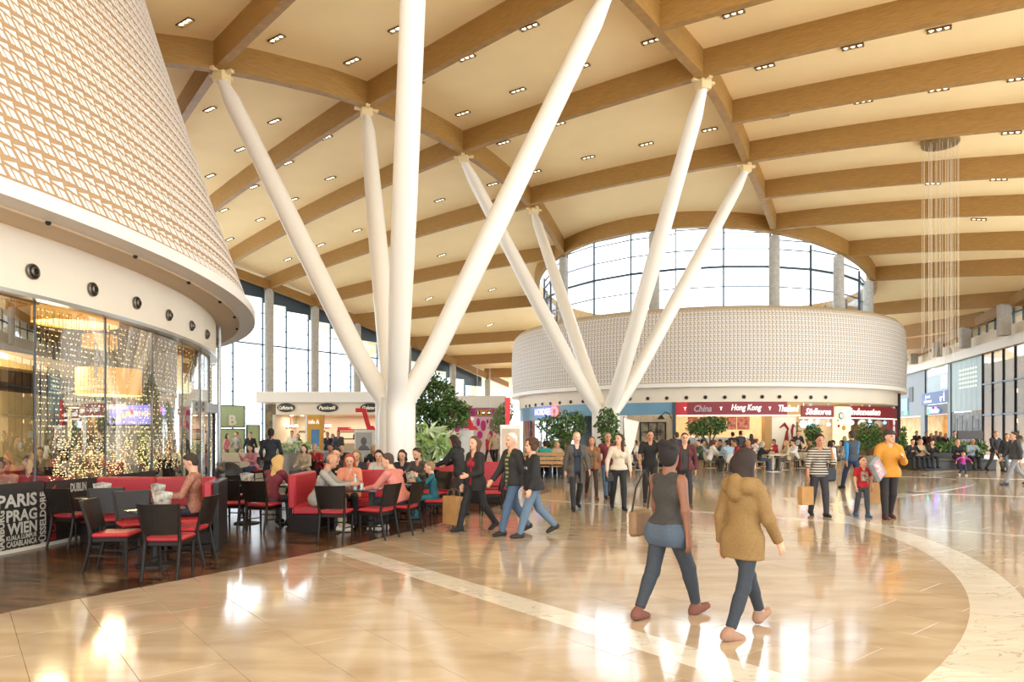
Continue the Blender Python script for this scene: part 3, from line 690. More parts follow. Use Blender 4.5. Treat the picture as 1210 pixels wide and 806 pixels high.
# the right hand part with two more names and a lit food poster
s2 = cpanel('sign_band', 947, 985, 2.52, 3.12, signred, 11.68, 11.82, n=6); s3 = cpanel('sign_band', 1003, 1064, 2.52, 3.14, signred, 11.68, 11.82, n=8)
ctext('Südkorea', 952, 982, 2.82, .36, cwhite, s2); ctext('Indonesien', 1005, 1040, 2.84, .38, cwhite, s3)
cpanel('sign_light_strip', 947, 985, 2.46, 2.52, MATS['light_strip'], 11.6, 11.8, n=6); cpanel('sign_light_strip', 1003, 1064, 2.46, 2.52, MATS['light_strip'], 11.6, 11.8, n=8)
po = cpanel('food_poster', 985.5, 1002.5, 1.0, 3.1, mat('poster_lit','efe6b8',.5,emit=.3), 11.7, 11.95, n=3)
for px, z, r_, c in [(994,2.6,.2,'3d4c4a'),(994,2.6,.15,'e9e7dd'),(991,2.05,.09,'c2262d'),(997,1.95,.14,'d9a43a'),(998,1.35,.16,'6d5a42'),(998,1.35,.12,'c9b07a'),(990,2.35,.06,'7fae4a')]:
    m = MB(); m.lathe([(r_,0),(r_*.96,.012+.02*(c in ('e9e7dd','c9b07a')))], 16, M=cM(px, z, 11.955)); m.build('poster_dish', mat('dish_'+c, c, .5), po)
vb = cpanel('vertical_sign', 1050, 1063.5, 0, 2.45, signred, 11.7, 11.85, n=3)
M = cM(1056.5, 1.6, 11.87) @ Matrix.Rotation(math.pi/2, 4, 'Z'); text('lettering', 'MIKADO', M, .5, cwhite, vb, depth=.03, bold=.0, fit=(1.7,.34))
cpanel('black_post', 1064, 1071, 0, 4.1, black, 11.7, 12.0, n=2)
shelf = mat('bottle_shelf','4c4632',.5,noise=(14,.7),col2='8f8255')
for k in range(4): cpanel('bottle_shelf', 948, 985, 1.2+.28*k, 1.24+.28*k, mat('shelf_dark','3a2f22',.5), 9.2, 9.5, n=4)
cpanel('shelf_back', 948, 986, .9, 2.3, shelf, 9.0, 9.15, n=6)
for px, z, r_, c in [(949.5,2.15,.2,'e8dcff'),(959,2.12,.17,'7fd0ff'),(957,2.32,.09,'9fe0ff'),(969,2.25,.24,'d9c6b8'),(979,2.15,.1,'8fd8ff'),(1006,2.25,.14,'cfd2ff'),(1019,2.2,.24,'dcc8ba'),(1028,2.32,.1,'8fd8ff'),(1027,2.1,.1,'c9ccff'),(1038,2.2,.24,'dcc8ba'),(1045.5,2.3,.1,'7fc8ff')]:
    p = on_circle(px, CC, 11.7); m = MB(); m.ball((0,0,0), r_, 14, 9); m.tube([(0,0,r_*.9),(0,0,3.3-z)], .008, 4)
    o = tag(m.build('globe_lamp', mat('globe_'+c, c, .4, emit=1.1 if c not in ('d9c6b8','dcc8ba') else .1), smooth=True), ('pale unlit' if c in ('d9c6b8','dcc8ba') else 'glowing blue-white')+' globe lamp hanging in the asian restaurant', 'lamp', 'globe lamps of the asian restaurant'); o.location = (p.x,p.y,z)
# ---------------------------------------------------------------- right shop wall (two storeys of shop fronts)
wallr = empty('wall_right', (WR0.x,WR0.y,0), 0, None, kind='structure')
WX = -WRD
def rt(px): k = (px-CX)/F; return (WR0.x-k*WR0.y)/(k*WRD.y-WRD.x)
def rM(px, z=0): p = wr(rt(px)); return frame((p.x,p.y,z), (WX.x,WX.y,0))
def rz_(px, py): return EYE+(HY-py)/F*wr(rt(px)).y
def rpanel(name, px0, px1, z0, z1, m_, d0=-.1, d1=0, parent=None):
    wd = rt(px0)-rt(px1); m = MB(); m.box(0,wd,z0,z1,d0,d1,0,rM(px0)); return m.build(name, m_, parent or wallr, world=True)
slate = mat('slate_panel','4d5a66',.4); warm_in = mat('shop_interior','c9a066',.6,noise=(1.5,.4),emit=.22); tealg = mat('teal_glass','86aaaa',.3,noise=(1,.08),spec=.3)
dkint = mat('shop_dark','4a4037',.5,noise=(1.2,.4),col2='8a7357')
rpanel('top_band', 1030, 1290, 6.75, 7.35, white, -.1, .25); rpanel('parapet', 1030, 1290, 7.35, 8.1, cream, -.3, -.1)
for px in (1062,1088,1117,1151,1199,1262):
    p = wr(rt(px))+Vector((-.55,.1)); z = hb(p.x,p.y)
    m = MB(); m.bbox(-.28,.28,-.3,.3,0,z-7.3,.02); o = m.build('stub_column', concrete, wallr); o.location = (p.x-WR0.x,p.y-WR0.y,7.35); o.rotation_euler = (0,0,-math.atan2(WRD.x,WRD.y))
m = MB(); M = rM(1060); wd = rt(1060)-rt(1290); m.box(0,wd,8.1,9.6,-.35,-.3,0,M); m.build('clerestory', glass_far, wallr, world=True)
for k in range(26):
    m = MB(); m.box(k*wd/25-.03,k*wd/25+.03,8.1,9.6,-.4,-.28,0,M); m.build('clerestory_bar', darkframe, wallr, world=True)
m = MB(); m.box(0,wd,8.75,8.85,-.4,-.28,0,M); m.build('clerestory_bar', darkframe, wallr, world=True)
rpanel('slate_panel', 1030, 1089, 3.05, 6.75, slate); rpanel('slate_window', 1074, 1079, 4.3, 5.6, black, 0, .03)
rpanel('display', 1066, 1073, 3.6, 4.7, mat('blue_screen','5b8bd8',.4,emit=.4), 0, .06); rpanel('display', 1069, 1073, 3.2, 3.55, mat('green_screen','35c890',.4,emit=.5), 0, .06)
rpanel('shop_back', 1030, 1089, 0, 3.1, warm_in, -1.6, -1.5); rpanel('slate_pier', 1088, 1093, 0, 6.75, MATS['slate_panel'], -.2, .02)
rpanel('shop_back', 1060, 1122, 0, 3.2, warm_in, -2.2, -2.0); rpanel('dark_fascia', 1090, 1121, 3.07, 3.86, mat('fascia_dark','3d3a38',.5))
bs = rpanel('blue_sign', 1090, 1121, 3.88, 4.85, mat('sign_blue','3f6fc4',.5), 0, .06)
text('lettering', 'jetzt\nvibrant', rM(1097.5, 4.35) @ Matrix.Translation((0,0,.08)), .5, cwhite, bs, depth=.02, bold=.01, fit=(1.9,.62))
m = MB(); M = rM(1115, 4.35)
m.lathe([(.3,.07),(.26,.09)], 14, M=M @ Matrix.Translation((-.4,-.15,0)) @ Matrix.Diagonal((.6,.7,1,1))); m.lathe([(.1,.07),(.09,.09)], 12, M=M @ Matrix.Translation((.35,.36,0)))
m.box(.2,.5,-.3,.25,.07,.09,0,M); m.box(-.6,.1,-.02,.04,.07,.09,0,M); m.build('sign_figures', cwhite, bs)
text('lettering', 'Thalia', rM(1105, 3.42) @ Matrix.Translation((0,0,.12)), .5, mat('neon_purple','9b6bff',.4,emit=1.6), wallr, depth=.05, bold=.015, fit=(2.3,.5))
m = MB(); M = rM(1098.4, 3.42); m.box(-.12,.08,-.3,.28,.08,.14,0,M); M = rM(1111.2, 3.36); m.lathe([(.14,.08),(.14,.14)], 3, M=M); m.build('green_mark', mat('neon_green','2ee06a',.4,emit=1.4), wallr, world=True)
rpanel('upper_glass', 1091, 1121, 4.87, 6.75, glassmat('shop_glass',(.72,.78,.78),.5), -.06, -.03); rpanel('upper_back', 1060, 1121, 4.87, 6.75, dkint, -2.5, -2.4)
for k, (a, b) in enumerate([(1105,1107.5),(1108,1111.5),(1113,1117.5)]):
    for z in (5.1, 5.65): rpanel('lit_pane', a, b, z, z+.48, mat('pane_light','eef2e6',.4,emit=.5), -.4, -.38)
rpanel('pier', 1120.5, 1124, 0, 6.75, MATS['slate_panel'], -.2, .05)
for a in range(6): rpanel('teal_pane', 1124+a*6, 1129.8+a*6, 3.15, 6.73, tealg, -.06, 0)
for r_ in range(5):
    for c in range(7): rpanel('window_light', 1134+c*3.1, 1136+c*3.1, 4.75+r_*.3, 4.88+r_*.3, mat('pane_light2','dfe6d0',.4,emit=.3), 0, .02)
ph = rpanel('street_photo', 1124, 1160, 1.0, 3.1, mat('street_photo','a9b2bb',.5,noise=(2.2,.6),col2='5f656e'), -.1, -.02)
for a, b, z0, z1 in [(1125,1128,1.2,3.0),(1129,1131,1.2,2.7),(1133,1137,1.2,2.9),(1139,1142,1.2,2.5),(1146,1149,1.2,2.8),(1152,1156,1.2,2.6)]: rpanel('photo_tower', a, b, z0, z1, mat('photo_grey','6d7785',.5,noise=(6,.3)), -.02, -.005, None)
rpanel('shop_base', 1124, 1160, 0, 1.0, mat('stone_base','6d6257',.5), -.1, .02)
# tall glass front
sg_ = glassmat('shop_glass_warm',(.66,.6,.52),.35)
xs = [1160.5,1172,1185,1199,1212,1227,1243,1262]
for a, b in zip(xs, xs[1:]):
    for z0, z1 in [(.05,2.78),(2.86,4.76),(4.84,6.73)]: rpanel('glass_pane', a+.5, b-.3, z0, z1, sg_, -.05, -.03)
    rpanel('mullion', a-.25, a+.3, 0, 6.75, black, -.1, .03)
    for z in (2.78, 4.76): rpanel('transom', a+.6, b-.5, z, z+.08, darkframe, -.1, .03)
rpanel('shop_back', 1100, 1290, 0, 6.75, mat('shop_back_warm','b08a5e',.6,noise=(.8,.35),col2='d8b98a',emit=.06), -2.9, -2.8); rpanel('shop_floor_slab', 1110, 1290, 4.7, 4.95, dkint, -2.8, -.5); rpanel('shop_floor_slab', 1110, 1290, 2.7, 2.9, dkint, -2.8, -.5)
for px, z in [(1166,4.2),(1178,4.1),(1192,4.3),(1205,4.2),(1166,2.3),(1192,2.3),(1178,2.2),(1205,2.35)]:
    rpanel('shop_light', px, px+2.2, z, z+.25, mat('shop_light','ffe9bf',.4,emit=3), -1.6, -1.5)
for k, (px, z) in enumerate([(1181,.0),(1188,.0)]):     # dressed display dummies behind the glass
    p = wr(rt(px))+Vector((.9,.15)); m = MB(); m.lathe([(.12,0),(.13,.5),(.17,.95),(.14,1.15),(.2,1.45),(.06,1.52),(.055,1.58),(.09,1.68),(.085,1.8),(.03,1.87)], 12); m.lathe([(.02,-.02),(.02,0)],8)
    o = tag(m.build('mannequin', mat('mannequin_%d' % (k % 2), ['5a5348','b59f7d'][k % 2], .6), smooth=True), 'display dummy in %s clothes behind the tall shop glass' % ['grey-brown','tan'][k % 2], 'mannequin', 'display dummies behind the tall shop glass'); o.location = (p.x,p.y,.02)
# dark seat block with planting in front of the right shops
sb = empty('bench_block', (*XY(1125,32.0),0), 0, 'long dark bench block with hedge planting in front of the shop wall', 'bench')
bx0 = XY(1074,31.6)[0]; bx1 = XY(1176,31.0)[0]
m = MB(); m.bbox(bx0,bx1,30.9,32.6,0,.42,.02); m.build('base', mat('bench_dark','37332f',.4), sb, world=True)
m = MB(); m.bbox(bx0-.03,bx1+.03,30.85,32.65,.42,.5,.02); m.build('seat', mat('bench_top','55504a',.35), sb, world=True)
m = MB(); m.bbox(bx0+1,bx1-.6,32.7,33.5,0,.75,.02); m.build('planter', mat('planter_dark','2f2c2a',.5), sb, world=True)
bd = empty('dark_board', (*XY(1146,33),0), 0, 'dark rectangular board on two posts behind the bench block', 'board')
m = MB(); m.bbox(*sorted((XY(1131,33.6)[0], XY(1161,33.6)[0])),33.55,33.65,1.38,1.78,.01); m.build('panel', mat('board_brown','3b322c',.5), bd, world=True)
for px in (1133,1159):
    x = XY(px,33.6)[0]; m = MB(); m.tube([(x,33.6,0),(x,33.6,1.4)], .03, 8); m.build('post', black, bd, world=True)
# ---------------------------------------------------------------- hanging light strands
c = OR(1111,166,BD); cl = empty('strand_chandelier', (c.x,c.y,c.z), 0, 'round ceiling canopy with long thin hanging light strands', 'chandelier')
Yc = c.y; R_ = 19.5/F*Yc
m = MB(); m.lathe([(R_*1.0,.05),(R_*1.05,-.02),(R_*1.0,-.18),(R_*.9,-.2)], 28, (c.x,c.y,c.z)); m.build('canopy', mat('canopy_bronze','8f7a55',.4,metal=.5,noise=(20,.4)), cl, 'auto', True)
str_m = mat('strand','d9cdb4',.4,emit=.05)
for k in range(26):
    a = 2*math.pi*k/26*1.0; r = R_*(.95 if k % 2 else .6); x = c.x+r*math.cos(a); y = c.y+r*math.sin(a); z1 = EYE+(HY-(405+RS.uniform(0,25)))/F*Yc
    m = MB(); m.tube([(x,y,c.z-.15),(x,y,z1)], .007, 4)
    for q in range(10):
        zz = z1+(c.z-z1)*q/10; m.ball((x,y,zz), .013, 5, 4)
    m.build('strand', str_m, cl, world=True)
# ---------------------------------------------------------------- coffee kiosk behind the first tree column
KY = 36.0
def kx(px, Y=KY): return (px-CX)/F*Y
def kz(py, Y=KY): return EYE+(HY-py)/F*Y
ks = empty('coffee_kiosk', (kx(385),KY,0), 0, 'cream coffee kiosk with flat white roof and dark oval name signs', 'kiosk')
x0, x1 = kx(305), kx(468)
m = MB(); m.bbox(x0-.05,x1,KY-.2,KY+4,kz(476),kz(463),.03); m.build('roof', white, ks, world=True)
m = MB(); m.bbox(x0+.9,x1-.2,KY+.1,KY+.4,kz(490),kz(476),.01); kf = m.build('fascia', cream, ks, world=True)
m = MB(); m.box(x0+.3,x1,KY+3.6,KY+3.8,0,kz(489)); m.build('back_wall', mat('kiosk_back','d9cdb9',.7), ks, world=True)
m = MB(); m.box(x0+.9,x1,KY+.3,KY+3.6,kz(490),kz(489)); m.build('kiosk_ceiling', cream, ks, world=True)
for px in (323, 466):
    m = MB(); m.box(kx(px)-.08,kx(px)+.08,KY+.1,KY+3.7,0,kz(490)); m.build('side_wall', mat('kiosk_side','c8bda9',.6), ks, world=True)
m = MB(); m.bbox(kx(305),kx(322),KY+1,KY+1.8,0,kz(477),.02); m.build('stone_pier', mat('pier_stone','8f8163',.7,noise=(3,.4),col2='4f4a3a'), ks, world=True)
for px in (345,405,445): fill_light((kx(px),KY+2.0,kz(490)-.05), 24, 1.2)
oval = mat('oval_sign','33312d',.4); gold = mat('letter_cream','f0e6c4',.5,emit=.15)
for px, wpx, t in [(337.5,21,'Caffetteria'),(386.5,25,'Panicelli'),(437,23,'Gelateria')]:
    M = Matrix(((1,0,0,kx(px)),(0,0,-1,KY+.08),(0,1,0,kz(481.8)),(0,0,0,1)))
    m = MB(); m.lathe([(1,-.02),(1,.03),(.95,.05)], 28, M=M @ Matrix.Diagonal((wpx/2/F*KY,.235,1,1))); sgn = m.build('oval_sign', oval, kf)
    text('lettering', t, M @ Matrix.Translation((0,0,.055)), .3, gold, sgn, False, depth=.02, bold=.004, shear=.3, fit=(wpx*.8/F*KY,.19))
m = MB(); m.bbox(kx(326),kx(465),KY+.6,KY+1.3,0,1.12,.02); m.build('counter', mat('kiosk_counter','b9a88c',.5), ks, world=True)
m = MB(); m.box(kx(388),kx(465),KY+2.6,KY+2.9,1.3,1.36); m.box(kx(388),kx(465),KY+2.6,KY+2.9,1.7,1.76); m.build('shelf', blackwood, ks, world=True)
for k in range(14):
    m = MB(); x = kx(404+k*4.3); m.lathe([(.06,0),(.06,.18),(.025,.24),(.025,.3)], 8, (x,KY+2.75,1.36)); m.build('bottle', mat('bottle_%d' % (k%3), ['59432c','7d8b8f','b7a27a'][k%3], .3), ks, world=True)
m = MB(); m.box(kx(388),kx(465),KY+1.9,KY+2.4,kz(509),kz(507)-.0); m.box(kx(388),kx(402),KY+1.9,KY+2.4,kz(507),kz(504.5)); m.build('red_awning', redd, ks, world=True)
for px in (334,347,358): m = MB(); m.lathe([(.07,0),(.1,-.03)], 10, (kx(px),KY+1.5,kz(490)-.01)); m.build('ceiling_spot', wglow, ks, world=True)
m = MB()
for k in range(22):
    for j in (0,1):
        if (k+j) % 2 == 0: m.box(kx(328)+k*.07,kx(328)+k*.07+.07,KY+3.55,KY+3.6,kz(511.5)+j*.06,kz(511.5)+j*.06+.06)
m.build('checker_border', black, ks, world=True)
m = MB(); m.box(kx(352),kx(359),KY+3.5,KY+3.6,kz(509.5),kz(501.5)); m.build('wall_picture', mat('picture_dark','2b2e33',.5,noise=(4,.6)), ks, world=True)
for px, Yk in [(343.5,KY+1.6),(383,KY+1.6)]:
    ch_ = empty('red_chandelier', (kx(px,Yk),Yk,kz(490)), 0, 'small red chandelier with white shades inside the coffee kiosk', 'chandelier', 'red chandeliers of the coffee kiosk')
    m = MB(); m.tube([(kx(px,Yk),Yk,kz(490)),(kx(px,Yk),Yk,kz(505))], .025, 6)
    for k in range(6):
        a = k*math.pi/3; m.tube([(kx(px,Yk),Yk,kz(505)),(kx(px,Yk)+.25*math.cos(a),Yk+.25*math.sin(a),kz(506.5)),(kx(px,Yk)+.33*math.cos(a),Yk+.33*math.sin(a),kz(504.5))], .02, 5)
    m.build('arms', redd, ch_, world=True)
    for k in range(6):
        a = k*math.pi/3; m = MB(); m.lathe([(.03,0),(.075,.02),(.05,.14)], 8, (kx(px,Yk)+.33*math.cos(a),Yk+.33*math.sin(a),kz(504.5))); m.build('shade', mat('shade_white','fff6e6',.5,emit=.6), ch_, world=True)
# low cream partition and a small round planter of pale flowers in front of it
m = MB(); m.bbox(kx(262,24),kx(345,24),24,24.2,0,1.0,.01); tag(m.build('low_partition', mat('partition_beige','cdbfa4',.6)), 'low beige partition wall behind the cafe seating', 'partition')
m = MB(); m.bbox(kx(345,25),kx(440,25),25,25.12,0,1.05,.01); tag(m.build('low_partition', mat('partition_grey','bfc4c2',.4,noise=(4,.1))), 'low pale grey display counter in front of the coffee kiosk', 'partition')
# information tower
IY = 31.0
it = empty('info_tower', (kx(370,IY),IY,0), 0, 'yellow information tower with a blue touch screen', 'info tower')
m = MB(); m.bbox(kx(363,IY),kx(379,IY),IY,IY+.5,0,kz(490.5,IY),.01); ib = m.build('body', mat('info_yellow','d9a23e',.5), it, world=True)
m = MB(); m.box(kx(360.5,IY),kx(363,IY),IY+.02,IY+.5,0,kz(490.5,IY)); m.build('side', white, it, world=True)
m = MB(); m.bbox(kx(368,IY),kx(377,IY),IY-.03,IY,kz(529,IY),kz(507.5,IY),.005); m.build('screen', mat('info_screen','3d6a8c',.2,emit=.15,noise=(3,.2)), it, world=True)
text('lettering', 'info A', Matrix(((1,0,0,kx(371,IY)),(0,0,-1,IY-.02),(0,1,0,kz(498.5,IY)),(0,0,0,1))), .3, cwhite, it, depth=.02, bold=.006, fit=(.48,.2))
# ---------------------------------------------------------------- poster pillars with red arrows
redsign = mat('arrow_red','d8232a',.45)
def stele(px, Y, w_, ytop, label, photo, arrow, hi):
    r = empty('poster_pillar', (kx(px,Y),Y,0), 0, label, 'poster pillar'); X = kx(px,Y)
    m = MB(); m.bbox(X-w_/2,X+w_/2,Y,Y+.35,0,kz(ytop,Y),.01); m.build('body', mat('pillar_white','e6e4df',.5), r, world=True)
    m = MB(); m.box(X-w_/2+.05,X+w_/2-.05,Y-.02,Y,.35,kz(ytop,Y)-.1); b = m.build('poster', photo, r, world=True)
    # a generic grey portrait: head and shoulders as flat relief
    if hi:
        zc = kz(ytop,Y)-.45; m = MB(); m.ball((X,Y-.02,zc), (.12,.012,.16), 12, 8); m.ball((X,Y-.02,zc-.5), (.27,.012,.36), 14, 8); m.build('portrait', mat('portrait_grey','6b6967',.6), b)
    if arrow:
        P = [(-.28,.86),(-.28,.70),(-.02,.70),(.18,0),(.52,0),(.42,.16),(.30,.16),(.12,.86)] if arrow == 1 else [(-.05,-.1),(.05,-.1),(.07,.7),(-.07,.7)]
        M = Matrix(((1,0,0,X-.08),(0,0,-1,Y+.25),(0,1,0,kz(ytop,Y)),(0,0,0,1)))
        m = MB(); m.prism(P, 0, .14, 0, M); m.build('red_arrow', redsign, r, world=True)
    return r
stele(430, 27, .74, 508, 'white poster pillar with red arrow and grey portrait poster', mat('poster_grey','b9b4ae',.5), 1, True)
stele(551, 25, .5, 508.5, 'short white pillar topped by a red arrow beside the pink shop', mat('poster_plain','e9e5de',.5,noise=(3,.1)), 1, False)
stele(603.5, 17.5, .55, 502, 'tall poster stand with red pole behind the walking couple', mat('poster_tan','cbb9a2',.5,noise=(2,.2)), 2, True)
# ---------------------------------------------------------------- pink shop in the background
PY = 50.0
ps = empty('pink_shop', (kx(565,PY),PY,0), 0, 'pink and white shop front with magenta dots below a yellow pictogram sign', 'shop')
m = MB(); m.box(kx(520,PY),kx(598,PY),PY-.3,PY+4,kz(482,PY),kz(468,PY)); m.build('roof', white, ps, world=True)
m = MB(); m.box(kx(528,PY),kx(597,PY),PY,PY+.3,0,kz(482,PY)); pw = m.build('front_wall', mat('pink_wall','ead3d6',.6), ps, world=True)
m = MB(); m.box(kx(528,PY),kx(597,PY),PY-.1,PY,kz(492,PY),kz(483,PY)); m.build('pink_band', mat('magenta','b8267f',.5,noise=(2,.15)), ps, world=True)
for k, (px, py, a, b) in enumerate([(565,499,.13,.3),(571,503,.19,.4),(576,498,.08,.16),(581,501,.15,.33),(567,514,.19,.3),(580,513,.15,.28),(585,507,.12,.2),(540,505,.25,.35),(552,502,.45,.28),(541,515,.15,.2),(589,499,.14,.3),(548,512,.3,.2)]):
    m = MB(); M = Matrix(((1,0,0,kx(px,PY)),(0,0,-1,PY-.01),(0,1,0,kz(py,PY)),(0,0,0,1))); m.lathe([(1,0),(1,.03)], 18, M=M @ Matrix.Diagonal((a,b,1,1))); m.build('magenta_dot', mat('magenta2','c92a86',.5), ps, world=True)
text('lettering', 'UND', Matrix(((1,0,0,kx(555,PY)),(0,0,-1,PY-.05),(0,1,0,kz(495,PY)),(0,0,0,1))), .4, cwhite, ps, depth=.03, bold=.01, fit=(.6,.2))
SY = 44.0
py_ = empty('pictogram_sign', (kx(571.5,SY),SY,0), 0, 'hanging yellow sign with three black pictogram squares', 'sign')
m = MB(); m.bbox(kx(562,SY),kx(581,SY),SY,SY+.1,kz(491,SY),kz(484.5,SY),.01); m.build('board', mat('sign_yellow','e2a92e',.5), py_, world=True)
for px in (564.8,571.3,577.8):
    m = MB(); m.box(kx(px-2.4,SY),kx(px+2.4,SY),SY-.02,SY,kz(490.1,SY),kz(485.4,SY)); q = m.build('pictogram', black, py_, world=True)
    m = MB(); X = kx(px,SY); zc = kz(487.8,SY)
    if px < 566: m.box(X-.025,X+.025,SY-.03,SY-.02,zc-.09,zc+.04); m.ball((X,SY-.025,zc+.08), (.03,.01,.03), 8, 5)
    elif px < 573: m.box(X-.1,X+.1,SY-.03,SY-.02,zc-.06,zc+.06)
    else: m.box(X-.1,X+.1,SY-.03,SY-.02,zc-.05,zc+.01); m.box(X-.06,X+.06,SY-.03,SY-.02,zc+.01,zc+.06)
    m.build('symbol', cwhite, q)
for px in (564,579): m = MB(); m.tube([(kx(px,SY),SY+.05,kz(484.5,SY)),(kx(px,SY),SY+.05,kz(484.5,SY)+3.0)], .012, 5); m.build('hanger', chrome, py_, world=True)
# ---------------------------------------------------------------- plants
leafs = [mat('leaf_%d' % i, c, .5, rand=.1) for i, c in enumerate(['4d6b33','6f8f48','3a5529','9dbb68','d3e2b5'])]
bark = mat('bark','6a5238',.8,noise=(12,.3),bump=.3); pot = mat('planter_grey','a39d92',.6,noise=(3,.1)); soil = mat('soil','3a2a1e',.9)
def foliage(blobs, n, size, seed, mats, long=1.8):
    rs = np.random.RandomState(seed); m = MB(); tot = sum(b[3]*b[4]*b[5] for b in blobs)
    for b in blobs:
        for _ in range(int(n*b[3]*b[4]*b[5]/tot)):
            d = rs.normal(size=3); d /= np.linalg.norm(d); rr = rs.uniform(.45,1)**.6
            p = Vector((b[0]+d[0]*rr*b[3], b[1]+d[1]*rr*b[4], b[2]+d[2]*rr*b[5]))
            q = rs.normal(size=3); q[2] -= .5; q = Vector(q).normalized(); t = q.cross(Vector(rs.normal(size=3))).normalized(); s = size*rs.uniform(.7,1.3)
            nrm = q.cross(t)*s*.12
            m.add([p, p+q*s*long*.45+t*s*.42+nrm, p+q*s*long, p+q*s*long*.45-t*s*.42+nrm], [(0,1,2),(0,2,3)], rs.choice(len(mats), p=None))
    return m
def plant(name, label, base, blobs, n, size, seed, mats, trunk=True, potr=.4, poth=.5, cat='plant', long=1.8):
    r = empty(name, (*base,0), 0, label, cat)
    m = MB(); m.lathe([(potr*.8,0),(potr,poth),(potr*.9,poth),(potr*.88,poth-.05)], 18); m.build('planter', pot, r, 'auto')
    m = MB(); m.lathe([(potr*.9,poth-.06),(potr*.3,poth-.03)], 14); m.build('soil', soil, r)
    if trunk:
        m = MB()
        for b in blobs:
            m.tube([(0,0,poth-.1),(b[0]*.2,b[1]*.2,poth+(b[2]-poth)*.45),(b[0]*.8,b[1]*.8,b[2]-b[5]*.3),(b[0],b[1],b[2]+b[5]*.4)], [.05,.045,.03,.01], 7)
        m.build('trunk', bark, r, True)
    o = foliage(blobs, n, size, seed, mats, long).build('foliage', mats, r); o['kind'] = 'stuff'
    return r
plant('potted_fig_tree', 'dark green fig tree beside the white tree column', XY(514,24), [(0,0,2.9,.75,.7,.75),(.55,0,2.35,.7,.6,.55),(-.35,.1,2.2,.65,.6,.6),(.9,.1,2.55,.35,.4,.35),(-.1,0,3.5,.35,.35,.4)], 4200, .085, 1, leafs[:3], cat='tree')
plant('potted_palm', 'light green broad-leaved palm in front of the fig tree', XY(509,22), [(0,0,1.45,.45,.4,.4),(.45,0,1.25,.4,.4,.35),(-.2,0,1.05,.3,.3,.3)], 420, .2, 2, leafs[3:], potr=.5, poth=.75, long=2.4)
pt = T2
plant('planter_fig', 'leafy fig with spreading branches in front of the second tree column', (pt[0]-1.75,pt[1]-1.5), [(0,0,2.0,.75,.5,.55),(-.7,0,2.05,.5,.4,.4),(-.4,0,1.5,.5,.4,.45),(.4,-.1,2.2,.35,.35,.35)], 1200, .1, 3, leafs[:3], cat='tree', potr=.5, poth=.6)
plant('planter_fig', 'upright dark fig at the right of the second tree column planter', (pt[0]-.2,pt[1]-1.9), [(0,0,2.1,.45,.4,.6),(.15,0,1.5,.4,.4,.4)], 800, .1, 4, leafs[:3], cat='tree', potr=.45, poth=.6)
plant('potted_fig_tree', 'round fig tree in front of the asian restaurant menu photos', XY(839,35.0), [(0,0,2.05,.75,.6,.5),(-.6,0,1.9,.5,.45,.4),(.55,0,2.15,.45,.4,.4),(-.9,0,2.0,.3,.3,.35)], 1900, .085, 5, leafs[:3], cat='tree')
plant('potted_fig_tree', 'bushy fig tree under the right restaurant name board', XY(1026,35.5), [(0,0,1.7,.6,.5,.6),(.35,0,1.3,.5,.4,.5),(-.3,0,1.2,.45,.4,.45)], 1500, .085, 6, leafs[:3], cat='tree')
plant('potted_fig_tree', 'small fig tree in front of the bottle shelves', XY(960,35.8), [(0,0,1.75,.4,.4,.4),(.1,0,1.3,.4,.4,.4)], 1300, .08, 7, leafs[:3], cat='tree')
plant('potted_fig_tree', 'slender dark conifer-like plant beside the black pavilion post', XY(1067,34.5), [(0,0,1.0,.22,.22,.5),(0,0,1.6,.15,.15,.4)], 900, .07, 8, leafs[:3], cat='tree', potr=.3)
plant('potted_fig_tree', 'loose grey-green tree in front of the pink shop', XY(594,38), [(0,0,2.6,.6,.5,.55),(-.3,0,2.1,.45,.4,.5),(.3,0,3.1,.4,.4,.35)], 1500, .08, 9, [leafs[1],mat('leaf_grey','8c9a7c',.5)], cat='tree')
plant('flower_planter', 'pale green and white flowering plants on the low counter', XY(352,23.4), [(-.35,0,1.15,.4,.2,.16),(.35,0,1.12,.4,.2,.15),(0,0,1.22,.4,.2,.17)], 900, .09, 10, leafs[3:]+[mat('petal','f4f1e4',.6)], trunk=False, potr=.45, poth=1.0)
for k, px in enumerate((1108,1120,1132,1144,1156)):
    m = foliage([(0,0,.95,.42,.3,.32)], 500, .08, 20+k, leafs[:3]); o = tag(m.build('hedge_shrub', leafs[:3]), 'small clipped green shrub in the bench block planter', 'shrub', 'shrubs in the bench block planter'); o.location = (*XY(px,33.1),0)
